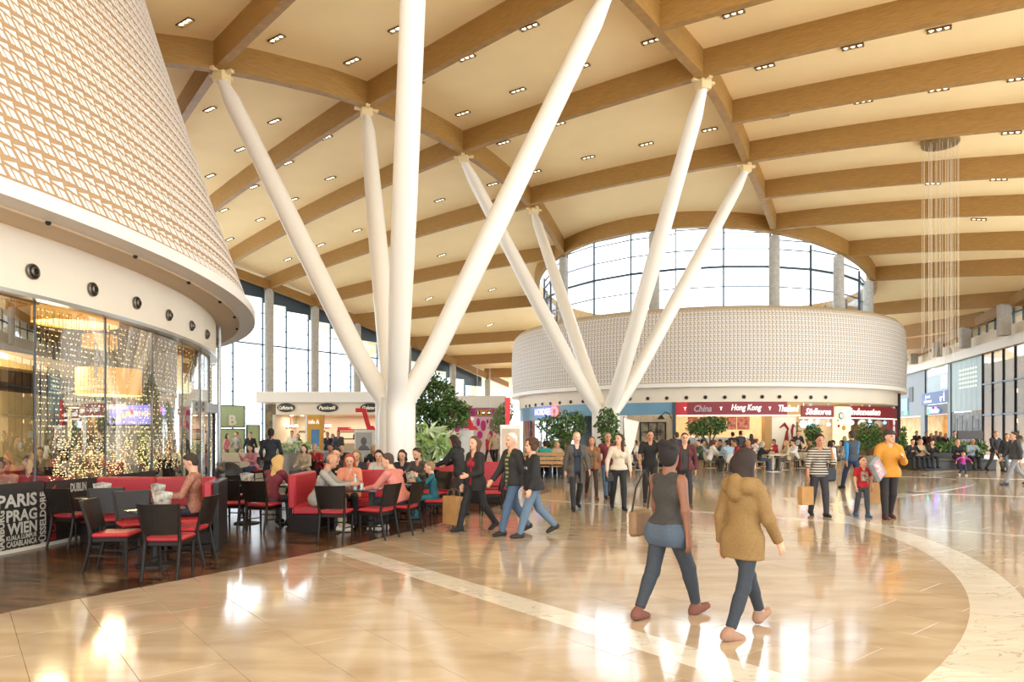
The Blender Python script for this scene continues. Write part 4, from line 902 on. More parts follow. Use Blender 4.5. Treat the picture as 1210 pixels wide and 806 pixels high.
# ---------------------------------------------------------------- cafe furniture
def make_chair():
    r = empty('cafe_chair', (0,0,0), 0, '', 'chair')
    m = MB(); m.bbox(-.225,.225,-.20,.235,.44,.495,.022); m.build('seat', redl, r, 'auto')
    m = MB(); m.bbox(-.21,.21,-.19,.22,.385,.44,.008); m.build('seat_frame', blackwood, r)
    vs = []; fs = []; n = 8                                   # curved back board, wider at the top
    for k in range(n+1):
        u = k/n*2-1
        for t, zz in ((0,.53),(1,.9)):
            w_ = .19+.045*t; y = -.215-.085*t-.035*(1-u*u)
            vs += [(u*w_,y,zz),(u*w_,y-.022,zz)]
    for k in range(n):
        a = k*4; b = a+4; fs += [(a,b,b+2,a+2),(a+1,a+3,b+3,b+1),(a+2,b+2,b+3,a+3),(a,a+1,b+1,b)]
    fs += [(0,2,3,1),(n*4,n*4+1,n*4+3,n*4+2)]
    m = MB(); m.add(vs, fs); m.build('backrest', mat('back_veneer','1f1813',.4,noise=(6,.2),stretch=(1,1,6),spec=.3), r)
    for s in (-1,1):
        m = MB(); m.tube([(s*.195,.2,0),(s*.2,.2,.4)], [.017,.022], 6); m.build('leg', blackwood, r)
        m = MB(); m.tube([(s*.2,-.30,0),(s*.2,-.245,.22),(s*.2,-.205,.44),(s*.205,-.225,.56),(s*.235,-.315,.9)], [.017,.021,.023,.02,.016], 6); m.build('leg', blackwood, r)
        m = MB(); m.tube([(s*.2,.2,.2),(s*.2,-.24,.22)], .011, 5); m.build('stretcher', blackwood, r)
    m = MB(); m.tube([(-.2,.2,.26),(.2,.2,.26)], .011, 5); m.build('stretcher', blackwood, r)
    return r
cp = make_chair()
D = math.radians
for X, Y, a, lab in [(-5.0,8.62,-82,'black cafe chair with red seat seen from the side at the round table'),(-4.16,8.3,4,'black cafe chair with red seat turned its back to the hall at the round table'),
    (-4.32,9.1,92,'black cafe chair with red seat facing the round table beside the dark bench end'),(-5.25,9.55,-140,'black cafe chair behind the round table with its seat turned to the hall'),
    (-6.72,10.5,-15,'black cafe chair standing against the glass with the city names'),(-5.95,10.0,-150,'black cafe chair between the small table and the red wall bench'),
    (-5.0,12.3,-5,'black cafe chair just behind the dark bench end panel'),(-4.6,13.6,80,'black cafe chair with red seat seen from the side behind the bench end'),(-4.38,12.05,-14,'black cafe chair behind the blonde woman at the booth end'),
    (-2.83,11.0,-4,'black cafe chair turned its back to the hall in front of the man in grey'),(-2.22,11.25,66,'black cafe chair at the end of the booth table with empty red seat'),(-1.88,11.75,72,'black cafe chair under the man in the salmon shirt'),
    (-1.35,12.7,84,'black cafe chair under the child in teal'),(-1.62,14.3,140,'black cafe chair behind the child at the dark table'),(-.45,14.4,100,'black cafe chair standing alone behind the walking group'),(-4.55,14.6,-170,'black cafe chair in front of the waiter'),(-5.6,13.6,30,'black cafe chair beside the dark pram')]:
    place(cp, (X,Y,.001), D(a), lab, 'black cafe chairs with red seats')
def make_table(rad_):
    r = empty('cafe_table', (0,0,0), 0, '', 'table')
    m = MB(); m.lathe([(rad_-.01,.715),(rad_,.722),(rad_,.738),(rad_-.01,.745)], 28); m.build('table_top', mat('table_top','3a3733',.12,coat=.5), r, 'auto')
    m = MB(); m.lathe([(.035,.03),(.035,.715)], 12); m.build('column', black, r, 'auto')
    m = MB(); m.lathe([(.23,0),(.23,.02),(.06,.05),(.04,.08)], 22); m.build('base', black, r, 'auto')
    return r
tp = make_table(.36)
tabs = [((-4.68,8.95),'round dark table in the middle of four red-seated chairs'),((-6.35,10.55),'round dark table in front of the city-name glass'),((-5.45,10.25),'round dark table between reading man and red wall bench'),((-5.05,13.0),'round dark table behind the bench end panel'),((-4.22,12.98),'round dark table at the blonde woman'),((-1.95,13.2),'round dark table in front of the child in teal')]
for (x,y), lab in tabs: place(tp, (x,y,.001), 0, lab, 'round dark cafe tables')
bt = empty('booth_table', (-2.75,11.95,0.001), 0, 'rectangular dark table between the booth benches', 'table')
m = MB(); m.bbox(-.55,.45,-.32,.32,.715,.75,.006); m.build('table_top', MATS['table_top'], bt)
for x in (-.3,.3):
    m = MB(); m.bbox(x-.05,x+.05,-.05,.05,.03,.715,.005); m.build('column', black, bt); m = MB(); m.bbox(x-.08,x+.08,-.28,.28,0,.03,.01); m.build('base', black, bt)
# benches
def bench(name, label, segs, panel=None):
    """segs: list of (matrix, length) - seat faces local -y, back at +y"""
    r = empty(name, (segs[0][0].translation.x, segs[0][0].translation.y, 0), 0, label, 'bench')
    for M, ln in segs:
        k = max(1, round(ln/.9)); wd = ln/k
        m = MB(); m.box(0,ln,-.42,.1,0,.3,0,M); m.build('plinth', blackwood, r, world=True)
        for i in range(k):
            m = MB(); m.bbox(i*wd+.004,(i+1)*wd-.004,-.46,.04,.3,.46,.03,0,M); m.build('seat_cushion', redl, r, 'auto', True)
            m = MB(); m.bbox(i*wd+.004,(i+1)*wd-.004,-.02,.12,.40,1.0,.03,0,M); m.build('back_cushion', redl, r, 'auto', True)
    return r
def BM(x, y, a): return Matrix.Translation((x,y,0)) @ Matrix.Rotation(D(a),4,'Z')
b1 = bench('banquette_bench', 'red upholstered bench along the cafe glass', [(BM(-6.85,11.25,0),1.95), (BM(-4.82,11.05,-73.5),1.1)])
EM = BM(-4.82,11.05,-73.5); m = MB(); m.bbox(0,1.14,.125,.2,0,1.0,.006,0,EM); m.build('end_panel', mat('end_panel','232120',.4,noise=(5,.15),spec=.3), b1, world=True)
m = MB(); m.bbox(0,1.14,.155,.17,1.0,1.28,.004,0,EM); m.build('glass_screen', glass, b1, world=True)
bench('booth_bench', 'short red booth bench with its end towards the hall', [(BM(-3.78,11.85,90),1.3)])
bench('booth_bench', 'red booth bench between booth table and back row', [(BM(-3.35,13.35,0),1.15)])
bench('partition_bench', 'long red bench back in front of the white tree column', [(BM(-1.15,16.55,180),3.4)])
bench('partition_bench', 'red bench back behind the standing woman at the table', [(BM(.15,16.9,180),1.25)])
# inside bench seen through the glass
bench('inside_bench', 'red bench inside the glass pavilion', [(BM(-9.4,11.4,4),1.6)])
# menus, bottle and papers on the tables
def menu_card(x, y, z, a, label, grp='menus on the cafe tables'):
    r = empty('menu_stand', (x,y,z), D(a), label, 'menu', grp)
    m = MB(); m.bbox(-.06,.06,-.03,.03,0,.02,.004); m.build('foot', black, r)
    for s, c in ((-1,'menu_a'),(1,'menu_b')):
        m = MB(); M = Matrix.Translation((s*.02,0,.02)) @ Matrix.Rotation(s*.18,4,'Y') @ Matrix.Rotation(s*.3,4,'Z'); m.box(-.075,.075,-.004,.004,0,.2,0,M)
        m.build('card', mat(c,'d9d3c4' if s < 0 else 'c9cbbd',.5,noise=(14,.4),col2='6f4a30'), r)
    return r
menu_card(-4.6,8.98,.746,15,'menu cards standing on the round table among four chairs'); menu_card(-5.35,10.3,.746,-10,'menu cards on the table beside the reading man'); menu_card(-6.3,10.5,.746,30,'menu cards on the table in front of the city-name glass'); menu_card(-5.05,13.0,.746,10,'menu cards on the table behind the bench end panel')
menu_card(-1.95,13.2,.746,-20,'menu cards on the table of the child in teal')
bo = empty('water_bottle', (-2.72,11.85,.751), 0, 'clear plastic water bottle on the booth table', 'bottle')
m = MB(); m.lathe([(.03,0),(.033,.02),(.033,.15),(.028,.17),(.012,.21),(.012,.235)], 12); m.build('body', mat('bottle_plastic','a9bcc6',.15), bo, 'auto'); m = MB(); m.lathe([(.014,.235),(.014,.255)],10); m.build('cap', white, bo)
m = MB(); m.lathe([(.028,0),(.035,.1),(.033,.1)], 12); o = tag(m.build('drinking_glass', mat('glass_pale','cfd6d6',.1), smooth='auto'), 'short drinking glass beside the water bottle', 'glass'); o.location = (-2.62,11.9,.751)
m = MB(); m.bbox(-.15,.15,-.1,.1,0,.012,.003); o = tag(m.build('paper_sheet', white), 'white sheet of paper on the booth table', 'paper'); o.location = (-2.42,11.95,.751)
pr = empty('pram', (*XY(270,15.5),.001), .4, 'black pram with round hood beside the cafe tables', 'pram')
m = MB(); m.ball((0,0,.78), (.3,.42,.28), 14, 8); m.build('hood', mat('pram_black','1d1d20',.6), pr, True)
m = MB(); m.bbox(-.25,.25,-.4,.45,.5,.72,.05); m.build('carrycot', MATS['pram_black'], pr)
m = MB(); m.tube([(-.25,-.4,.1),(-.25,.3,.55),(-.25,.75,1.02),(.25,.75,1.02),(.25,.3,.55),(.25,-.4,.1)], .015, 6); m.build('handle_frame', chrome, pr)
for x in (-.28,.28):
    for y in (-.38,.4): m = MB(); m.lathe([(.13,-.02),(.14,0),(.13,.02)], 16, M=Matrix.Translation((x,y,.14)) @ Matrix.Rotation(math.pi/2,4,'Y')); m.build('wheel', black, pr)
# ---------------------------------------------------------------- inside the pavilion: pendant drums, screen, string lights
shade_m = mat('amber_shade','f2a63c',.5,noise=(2.5,.25),emit=.5,col2='ffd98a')
def drum_lamp(px, py, Y, r_, h_, label):
    p = at(px, py, Y); e = empty('drum_pendant', (p.x,p.y,p.z), 0, label, 'lamp', 'amber drum pendants in the pavilion')
    m = MB(); n = 28; vs = []; fs = []
    for k in range(n):
        t = 2*math.pi*k/n
        for rr, z in ((r_,-h_/2),(r_,h_/2),(r_-.02,h_/2),(r_-.02,-h_/2)): vs.append((rr*math.cos(t),rr*math.sin(t),z))
    for k in range(n):
        for q in range(4): a = k*4; b = ((k+1)%n)*4; fs.append((a+q,b+q,b+(q+1)%4,a+(q+1)%4))
    m.add(vs, fs); m.build('shade', shade_m, e, 'auto')
    m = MB(); m.lathe([(r_-.03,-h_/2+.03),(r_-.03,-h_/2+.05)], 24); m.build('diffuser', mat('diffuser','ffe7b8',.5,emit=.5), e)
    m = MB(); m.tube([(0,0,-h_/2+.05),(0,0,max(.2,4.2-p.z))], .012, 6); m.build('cord', black, e)
drum_lamp(129,452,13.0,.55,.5,'large amber drum pendant glowing behind the string lights'); drum_lamp(90,375,12.8,.7,.28,'wide amber drum pendant close under the pavilion ceiling'); drum_lamp(118,404,15.5,.35,.3,'small amber drum pendant deeper inside the pavilion')
lt = bpy.data.lights.new('pendant_light','POINT'); lt.energy = 60; lt.color = (1,.72,.38); lt.shadow_soft_size = .25; o = bpy.data.objects.new('pendant_light', lt); COL.objects.link(o); o.location = at(129,462,13.0)-Vector((0,0,.35))
lt = bpy.data.lights.new('pendant_light','POINT'); lt.energy = 50; lt.color = (1,.78,.46); lt.shadow_soft_size = .25; o = bpy.data.objects.new('pendant_light', lt); COL.objects.link(o); o.location = at(60,430,12.4)
TVY = 14.6
tv = empty('lounge_screen', tuple(at(154,490,TVY)), 0, 'violet lit lounge screen hanging inside the pavilion', 'screen')
m = MB(); hw = 24.5/F*TVY; hh = 11.5/F*TVY; m.bbox(-hw-.03,hw+.03,0,.06,-hh-.03,hh+.03,.01); m.build('frame', black, tv)
m = MB(); m.box(-hw,hw,-.01,0,-hh,hh); m.build('display', mat('violet_display','7f7fe0',.4,emit=.9), tv)
for t, x, z, wd_, ht_ in [('RAUCHER',-.28,.17,.42,.13),('LOUNGE',.21,.02,.42,.13)]: text('lettering', t, Matrix(((1,0,0,x),(0,0,-1,-.015),(0,1,0,z),(0,0,0,1))), .2, cwhite, tv, False, depth=.01, bold=.01, fit=(wd_,ht_))
m = MB(); M = Matrix.Translation((-.12,-.02,-.02)) @ Matrix.Rotation(-.42,4,'Y'); m.box(-.22,.16,-.006,.006,-.045,.045,0,M); m.build('cigarette', white, tv)
m = MB(); m.box(-.3,-.22,-.007,.007,-.045,.045,0,M); m.build('ash_tip', mat('ash','4a4038',.7), tv); m = MB(); m.box(.16,.2,-.007,.007,-.045,.045,0,M); m.build('filter_band', redsign, tv)
m = MB(); m.tube([(-.35,.03,hh),(-.35,.03,4.2-at(154,490,TVY).z)], .012, 5); m.tube([(.35,.03,hh),(.35,.03,4.2-at(154,490,TVY).z)], .012, 5); m.build('hangers', black, tv)
# curtain of string lights just inside the glass
bulb = mat('fairy_bulb','ffe2a0',.4,emit=1.7); wire = mat('fairy_wire','8a7a58',.6)
sl = empty('string_light_curtain', (*on_circle(150,LC,16.1),0), 0, 'curtain of warm string lights hanging behind the pavilion glass', 'string lights')
mbulb = MB(); k = 0
for px in np.arange(44, 256, 4.2):
    p = on_circle(px, LC, 16.12); zlow = .95 if px > 60 else 1.2
    m = MB(); pts = [(p.x+RS.uniform(-.02,.02), p.y+RS.uniform(-.02,.02), z) for z in np.linspace(3.7, 1.7, 12)]
    if px > 62: pts += [(p.x+RS.uniform(-.09,.09), p.y+RS.uniform(-.14,.14), z) for z in np.linspace(1.6, zlow, 9)]
    m.tube(pts, .0045, 4); m.build('light_string', wire, sl, world=True)
    for i in range(len(pts)-1):
        a = Vector(pts[i]); b = Vector(pts[i+1])
        for t in (.25,.75):
            q = a.lerp(b, t); mbulb.ball((q.x+RS.uniform(-.03,.03),q.y+RS.uniform(-.03,.03),q.z), .0095, 5, 4)
for _ in range(600):           # the dense lower tangle
    px = RS.uniform(62, 248); p = on_circle(px, LC, 16.12+RS.uniform(-.1,.1)); z = 1.0+abs(RS.normal())*.42
    if z < 2.6: mbulb.ball((p.x,p.y,z), .0085, 5, 4)
o = mbulb.build('bulbs', bulb, sl, world=True); o['kind'] = 'stuff'
# ---------------------------------------------------------------- food court furniture
shell = mat('shell_chair','d9cfbd',.5); lwood = mat('light_wood','b98a55',.5,noise=(5,.15),stretch=(1,6,1))
def make_shell():
    r = empty('shell_chair', (0,0,0), 0, '', 'chair')
    vs = []; fs = []; n = 8; prof = [(.2,.43,.19),(.05,.42,.22),(-.12,.43,.22),(-.2,.5,.21),(-.24,.62,.2),(-.27,.8,.16)]
    for y, z, w_ in prof:
        for k in range(n+1):
            u = k/n*2-1; vs.append((u*w_, y+.05*u*u*(z > .45), z+.05*u*u*(z < .5)))
    for i in range(len(prof)-1):
        for k in range(n): q = i*(n+1)+k; fs.append((q,q+1,q+n+2,q+n+1))
    nn = len(vs); vs += [(x,y-.012,z-.018) for x,y,z in vs]; fs += [tuple(i+nn for i in f[::-1]) for f in fs]
    m = MB(); m.add(vs, fs); m.build('shell', shell, r, True)
    for sx in (-1,1):
        for sy in (-1,1): m = MB(); m.tube([(sx*.2,sy*.2,0),(sx*.12,sy*.12,.42)], [.012,.016], 5); m.build('leg', lwood, r)
    return r
shp = make_shell()
def make_ftable():
    r = empty('food_court_table', (0,0,0), 0, '', 'table')
    m = MB(); m.bbox(-.38,.38,-.38,.38,.71,.75,.008); m.build('table_top', mat('pale_top','d9cdb8',.4), r); m = MB(); m.tube([(0,0,.02),(0,0,.71)], .035, 10); m.build('column', white, r); m = MB(); m.lathe([(.25,0),(.24,.02),(.04,.04)], 16); m.build('base', white, r)
    return r
ftp = make_ftable()
FT = []                       # food court tables: px, depth, zone
for r_, (Y, xa) in enumerate([(29.7,4.9),(31.2,5.9),(32.7,5.2),(34.2,6.2)]):
  for k in range(5):
    x = xa+2.15*k; Y_ = Y; FT.append((x,Y))
    place(ftp, (x,Y,-.001), RS.uniform(-.3,.3), 'pale square table at the asian restaurant seating', 'pale tables of the food court')
SEATS = []
for i, (x, Y) in enumerate(FT):
    for a, dx, dy in [(90,.62,0),(-90,-.62,0)]:
        aa = a+RS.uniform(-14,14); place(shp, (x+dx,Y+dy+RS.uniform(-.1,.1),-.001), D(aa), 'white shell chair with wooden legs at the asian restaurant seating', 'white shell chairs'); SEATS.append((x+dx,Y+dy,aa))
for x, Y, a in [(4.9,28.9,0),(9.2,28.9,5),(13.5,28.95,-8),(7.05,28.9,10)]:
    place(shp, (x,Y,-.001), D(a), 'white shell chair with wooden legs at the asian restaurant seating', 'white shell chairs'); SEATS.append((x,Y,a))
# wooden benches and long tables at the blue shop
WB = []
for i, (px0, px1, Y, hgt) in enumerate([(618,668,25.5,.95),(622,672,28.3,.95),(630,676,31.0,.95)]):
    x0 = XY(px0,Y)[0]; x1 = XY(px1,Y)[0]
    r = empty('wooden_bench', (x0,Y,0), 0, ['wooden slatted bench with black base on the food court edge','second wooden bench in front of the blue shop','rear wooden bench close to the blue shop'][i], 'bench')
    for k in range(3): m = MB(); m.bbox(x0,x1,Y-.02,Y+.03,.52+.16*k,.65+.16*k,.006); m.build('back_slat', lwood, r, world=True)
    m = MB(); m.bbox(x0,x1,Y+.04,Y+.48,.42,.46,.006); m.build('seat', lwood, r, world=True)
    for q in range(4): xx = x0+.05+(x1-x0-.15)*q/3; m = MB(); m.box(xx,xx+.05,Y,Y+.45,0,.42); m.box(xx,xx+.05,Y-.0,Y+.02,.42,.95); m.build('bench_leg', black, r, world=True)
    t = empty('long_table', (x0,Y+1.0,0), 0, ['long wooden table behind the slatted bench','long wooden table in the second row','long wooden table in the rear row'][i], 'table')
    m = MB(); m.bbox(x0,x1,Y+.7,Y+1.35,.72,.76,.008); m.build('table_top', lwood, t, world=True)
    for q in range(3): xx = x0+.1+(x1-x0-.3)*q/2; m = MB(); m.box(xx,xx+.06,Y+.8,Y+1.25,0,.72); m.build('table_leg', black, t, world=True)
    for q in range(3): WB.append((x0+.3+(x1-x0-.5)*q/2, Y+.27, 0)); WB.append((x0+.4+(x1-x0-.6)*q/2, Y+1.7, 180))
# big white fabric sail behind the beige sweater woman
fl = empty('white_banner', (*XY(752,24.5),0), 0, 'white fabric banner on a thin pole behind the walking group', 'banner')
m = MB(); pts = [(741,496),(752,498),(750,528),(745,545),(739,530)]; vs = [at(a,b,24.5) for a,b in [(737,494),(755,498.5),(749,528),(744,541),(738,520)]]; 
m.add(vs+[v+Vector((0,.03,0)) for v in vs], [(0,1,2,3,4),(9,8,7,6,5)]+[(i,(i+1)%5,5+(i+1)%5,5+i) for i in range(5)]); m.build('cloth', white, fl, world=True)
m = MB(); p = at(737,492,24.52); m.tube([(p.x,p.y,0),(p.x,p.y,p.z)], .02, 6); m.build('pole', black, fl, world=True)
# ---------------------------------------------------------------- people: one continuous surface grown from a smooth distance field
def surface_nets(f, org, h):
    nx, ny, nz = f.shape; ins = f < 0
    c = [ins[i:nx-1+i, j:ny-1+j, k:nz-1+k] for i in (0,1) for j in (0,1) for k in (0,1)]
    s = sum(a.astype(np.int8) for a in c); act = (s > 0) & (s < 8); I = np.argwhere(act)
    vid = -np.ones(act.shape, np.int64); vid[act] = np.arange(len(I))
    acc = np.zeros((len(I),3)); cnt = np.zeros(len(I))
    cor = [(i,j,k) for i in (0,1) for j in (0,1) for k in (0,1)]
    val = {o: f[I[:,0]+o[0], I[:,1]+o[1], I[:,2]+o[2]] for o in cor}
    for a in cor:
        for ax in range(3):
            if a[ax]: continue
            b = list(a); b[ax] = 1; b = tuple(b); va, vb = val[a], val[b]; m = (va < 0) != (vb < 0)
            t = np.where(m, va/np.where(va == vb, 1, va-vb), 0); p = np.array(a, float)[None].repeat(len(I),0); p[:,ax] += t
            acc[m] += p[m]; cnt[m] += 1
    V = org+(I+acc/cnt[:,None])*h; Q = []
    for ax in range(3):
        sl0 = [slice(None)]*3; sl1 = [slice(None)]*3; sl0[ax] = slice(0,-1); sl1[ax] = slice(1,None)
        ch = ins[tuple(sl0)] != ins[tuple(sl1)]; E_ = np.argwhere(ch); o1, o2 = [(1,2),(2,0),(0,1)][ax]
        ok = (E_[:,o1] > 0) & (E_[:,o2] > 0) & (E_[:,o1] < f.shape[o1]-1) & (E_[:,o2] < f.shape[o2]-1); E_ = E_[ok]
        q = []
        for d1, d2 in ((-1,-1),(0,-1),(0,0),(-1,0)):
            g = E_.copy(); g[:,o1] += d1; g[:,o2] += d2; q.append(vid[g[:,0],g[:,1],g[:,2]])
        q = np.stack(q, 1); fl = ~ins[E_[:,0],E_[:,1],E_[:,2]]; q[fl] = q[fl][:,::-1]; Q.append(q)
    return V, np.concatenate(Q)
class Prim:
    __slots__ = ('a','b','r1','r2','fl','mat','grp','clip','k','ell')
def P_(a, b, r1, r2=None, mat=0, grp='body', fl=None, clip=None, k=.03, ell=None):
    p = Prim(); p.a = np.array(a,float); p.b = np.array(b,float); p.r1 = r1; p.r2 = r1 if r2 is None else r2; p.fl = fl; p.mat = mat; p.grp = grp; p.clip = clip; p.k = k; p.ell = ell; return p
def pd(p, X):
    if p.ell is not None:                 # ellipsoid: ell = (rotation rows, radii)
        R, rad = p.ell; L = (X-p.a) @ R.T; q = np.sqrt(((L/rad)**2).sum(-1)); d = (q-1)*min(rad)
    else:
        ab = p.b-p.a; L = X-p.a; t = np.clip((L@ab)/max(ab@ab,1e-9), 0, 1); v = L-t[...,None]*ab
        if p.fl is not None:
            n, f = p.fl; v = v+(v@n)[...,None]*n*(1/f-1)
        d = np.sqrt((v*v).sum(-1))-(p.r1+(p.r2-p.r1)*t)
    if p.clip is not None:
        for q, n in p.clip: d = np.maximum(d, (X-q)@n)
    return d
def grow(prims, h):
    lo = np.min([np.minimum(p.a,p.b)-max(p.r1,p.r2)-(0 if p.ell is None else 0) for p in prims],0)-.04; hi = np.max([np.maximum(p.a,p.b)+max(p.r1,p.r2) for p in prims],0)+.04
    n = np.ceil((hi-lo)/h).astype(int)+1; f = np.full(n, .3)
    ax = [lo[i]+h*np.arange(n[i]) for i in range(3)]
    for p in prims:
        mr = max(p.r1,p.r2)+.06; a = np.minimum(p.a,p.b)-mr; b = np.maximum(p.a,p.b)+mr
        i0 = np.maximum(0, ((a-lo)/h).astype(int)); i1 = np.minimum(n, ((b-lo)/h).astype(int)+2)
        X = np.stack(np.meshgrid(*[ax[i][i0[i]:i1[i]] for i in range(3)], indexing='ij'), -1); d = pd(p, X)
        s = tuple(slice(i0[i],i1[i]) for i in range(3)); g = f[s]; k = p.k
        hh = np.maximum(k-np.abs(g-d),0)/k; f[s] = np.minimum(g,d)-hh*hh*k*.25
    V, Q = surface_nets(f, lo, h)
    return V, Q
def to_mesh(name, V, Q, mats, prims=None):
    me = bpy.data.meshes.new(name); me.vertices.add(len(V)); me.vertices.foreach_set('co', V.astype(np.float32).ravel())
    me.loops.add(Q.size); me.loops.foreach_set('vertex_index', Q.astype(np.int32).ravel()); me.polygons.add(len(Q))
    me.polygons.foreach_set('loop_start', np.arange(0,Q.size,4,dtype=np.int32)); me.polygons.foreach_set('loop_total', np.full(len(Q),4,np.int32))
    for m in mats: me.materials.append(m)
    if prims is not None and len(mats) > 1:
        c = V[Q].mean(1); best = np.full(len(c), 9.); mi = np.zeros(len(c), np.int32)
        for p in prims:
            near = np.all((c > np.minimum(p.a,p.b)-max(p.r1,p.r2)-.08) & (c < np.maximum(p.a,p.b)+max(p.r1,p.r2)+.08), 1)
            if not near.any(): continue
            d = pd(p, c[near]); j = np.where(near)[0]; u = d < best[j]; best[j[u]] = d[u]; mi[j[u]] = p.mat
        me.polygons.foreach_set('material_index', mi)
    me.polygons.foreach_set('use_smooth', np.ones(len(Q), bool)); me.update(); me.validate(); return me
def rotz(a): c, s = math.cos(a), math.sin(a); return np.array([[c,-s,0],[s,c,0],[0,0,1.]])
def rotx(a): c, s = math.cos(a), math.sin(a); return np.array([[1,0,0],[0,c,-s],[0,s,c]])
def nrm(v): v = np.array(v,float); return v/np.linalg.norm(v)
EYEW = mat('eye_dark','45332b',.3); LIP = mat('lip','a8625a',.5)
SKIN = {k: mat('skin_'+k, c, .55, noise=(30,.04)) for k, c in dict(light='d9a585', tan='c08a68', brown='8a5a42', pale='e3b79c').items()}
CM = {}
def cloth(c):
    if c not in CM: CM[c] = c if not isinstance(c,str) else mat('cloth_'+c, c, .8, noise=(60,.12), bump=.2)
    return CM[c]
def build_prims(S):
    """skeleton -> list of primitives. Facing +y, right hand at +x. Groups: body, hair, top, trousers, shoe_l, shoe_r, jacket, hat"""
    H = S.get('H',1.7); u = H/1.72; P = []; fem = S.get('fem',False); fat = S.get('fat',1.0); D_ = math.radians
    sit = S.get('sit',False); lean = D_(S.get('lean', 12 if sit else 2)); side_lean = D_(S.get('roll',0))
    SK, HA, TO, PA, SH, JA, EY, LI, HT = range(9)
    pel = np.zeros(3); Rt = rotx(-lean)
    def T(x, y, z): return pel+Rt@np.array([x*u, y*u, z*u])
    xax = np.array([1.,0,0]); yt = Rt@np.array([0,1.,0])
    # --- legs
    foot_z = []; legs = {}
    dflt = [(88,86),(86,84)] if sit else [(3,2),(-3,4)]
    for i, s in ((0,-1),(1,1)):
        fx, kn = S.get('legs', dflt)[i][:2]; ab = D_(S.get('legs', dflt)[i][2]) if len(S.get('legs', dflt)[i]) > 2 else D_(4 if not sit else 6)
        hip = np.array([s*.088*u, 0, -.02*u]); fx = D_(fx); kn = D_(kn)
        th = nrm((s*math.tan(ab)*.6, math.sin(fx), -math.cos(fx))); k = hip+th*.42*u
        sh = nrm((0, math.sin(fx-kn), -math.cos(fx-kn))); a = k+sh*.415*u
        pitch = S.get('foot', [None,None])[i]; pitch = D_(pitch) if pitch is not None else (min(0,(fx-kn))*.6 if not sit else 0)
        fd = nrm((s*.12, math.cos(pitch), math.sin(pitch)))
        legs[i] = (hip,k,a,fd); foot_z.append(min(a[2]-.075*u, (a+fd*.17*u)[2]-.045*u))
    z0 = -min(foot_z)
    if sit: z0 = S.get('seat',.46)+.105*u
    pel0 = np.array([0,0,z0]); pel = pel0
    skirt = S.get('shorts', False); br = S.get('leg_r',1.0)*fat
    for i, s in ((0,-1),(1,1)):
        hip,k,a,fd = [v+pel0 if j < 3 else v for j, v in enumerate(legs[i])]
        P += [P_(hip,k,.078*u*fat,.052*u,SK), P_(k,a,.052*u,.034*u,SK), P_(k+(a-k)*.25-np.array([0,.012,0]),k+(a-k)*.45,.05*u,.045*u,SK)]
        P += [P_(a,a+fd*.11*u-np.array([0,0,.045*u]),.03*u,.02*u,SK)]
        e = k+(a-k)*S.get('cuff',1.03); dr = nrm(a-k); w2 = S.get('hemr',.055)*u
        P += [P_(hip,k,.088*u*br,.064*u*br,PA,'trousers'), P_(k,e,.063*u*br,w2,PA,'trousers',clip=[(e,dr)]), P_(k+(a-k)*.22-np.array([0,.012*u,0]),k+(a-k)*.45,.058*u*max(br,.95),.052*u,PA,'trousers')]
        g = 'shoe_l' if i == 0 else 'shoe_r'; h_ = a-np.array([0,0,.045*u])-fd*.04*u
        up = nrm(np.cross(np.cross(fd,[0,0,1.]),fd))
        sole = h_-up*.035*u
        P += [P_(h_,h_+fd*.18*u-up*.006*u,.048*u,.042*u,SH,g,fl=(up,.85),clip=[(sole,-up)]), P_(h_+up*.02*u,h_+up*.055*u+fd*.03*u,.046*u,.043*u,SH,g), P_(h_+up*.035*u+fd*.02*u,h_+fd*.13*u+up*.008*u,.042*u,.034*u,SH,g)]
    P += [P_(T(-.06,-.01,0),T(.06,-.01,0),.115*u*fat,None,SK,fl=(yt,.85)), P_(T(-.065,-.015,.0),T(.065,-.015,.0),(.128 if fem else .12)*u*fat,None,PA,'trousers',fl=(yt,.88)), P_(T(0,0,.02),T(0,0,.12),.135*u*fat,.13*u*fat,PA,'trousers',fl=(yt,.74),clip=[(T(0,0,.12),Rt@np.array([0,0,1.]))])]
    # --- torso
    sw = (.165 if fem else .19)*S.get('sh',1); zs = .475
    P += [P_(T(0,0,.05),T(0,.005,.24),.135*u*fat,.125*u*fat*(.9 if fem else 1),SK,fl=(yt,.7)), P_(T(-.03,0,.34),T(.03,0,.34),.125*u*fat,None,SK,fl=(yt,.72)), P_(T(-sw+.03,-.01,zs),T(sw-.03,-.01,zs),.055*u,None,SK), P_(T(0,-.005,.42),T(0,.005,.6),.058*u,.05*u,SK)]
    hem = S.get('hem',-.05)
    up_ = Rt@np.array([0,0,1.])
    if not S.get('notop'):
        P += [P_(T(0,0,hem),T(0,.004,.24),.142*u*fat,.134*u*fat*(.93 if fem else 1),TO,'top',fl=(yt,.74),clip=[(T(0,0,hem),-up_)]), P_(T(-.04,0,.34),T(.04,0,.34),.130*u*fat,None,TO,'top',fl=(yt,.76)), P_(T(-sw+.03,-.012,zs-.005),T(sw-.03,-.012,zs-.005),.062*u,None,TO,'top'), P_(T(-.045,-.01,zs+.03),T(.045,-.01,zs+.03),.055*u,.055*u,TO,'top',clip=[(T(0,.0,zs+.075),up_)])]
        P += [P_(T(-.062,-.012,.0),T(.062,-.012,.0),(.139 if fem else .131)*u*fat,None,TO,'top',fl=(yt,.9),clip=[(T(0,0,hem),-up_)])]
        if fem: P += [P_(T(s*.06,.07,.335),T(s*.055,.085,.32),.062*u,.05*u,TO,'top') for s in (-1,1)]
    # --- arms
    arms = S.get('arms', [(4,10,12,0),(4,10,12,0)] if not sit else [(38,12,62,.25),(38,12,62,.25)]); sl = S.get('sleeve',1.0)
    hands = {}
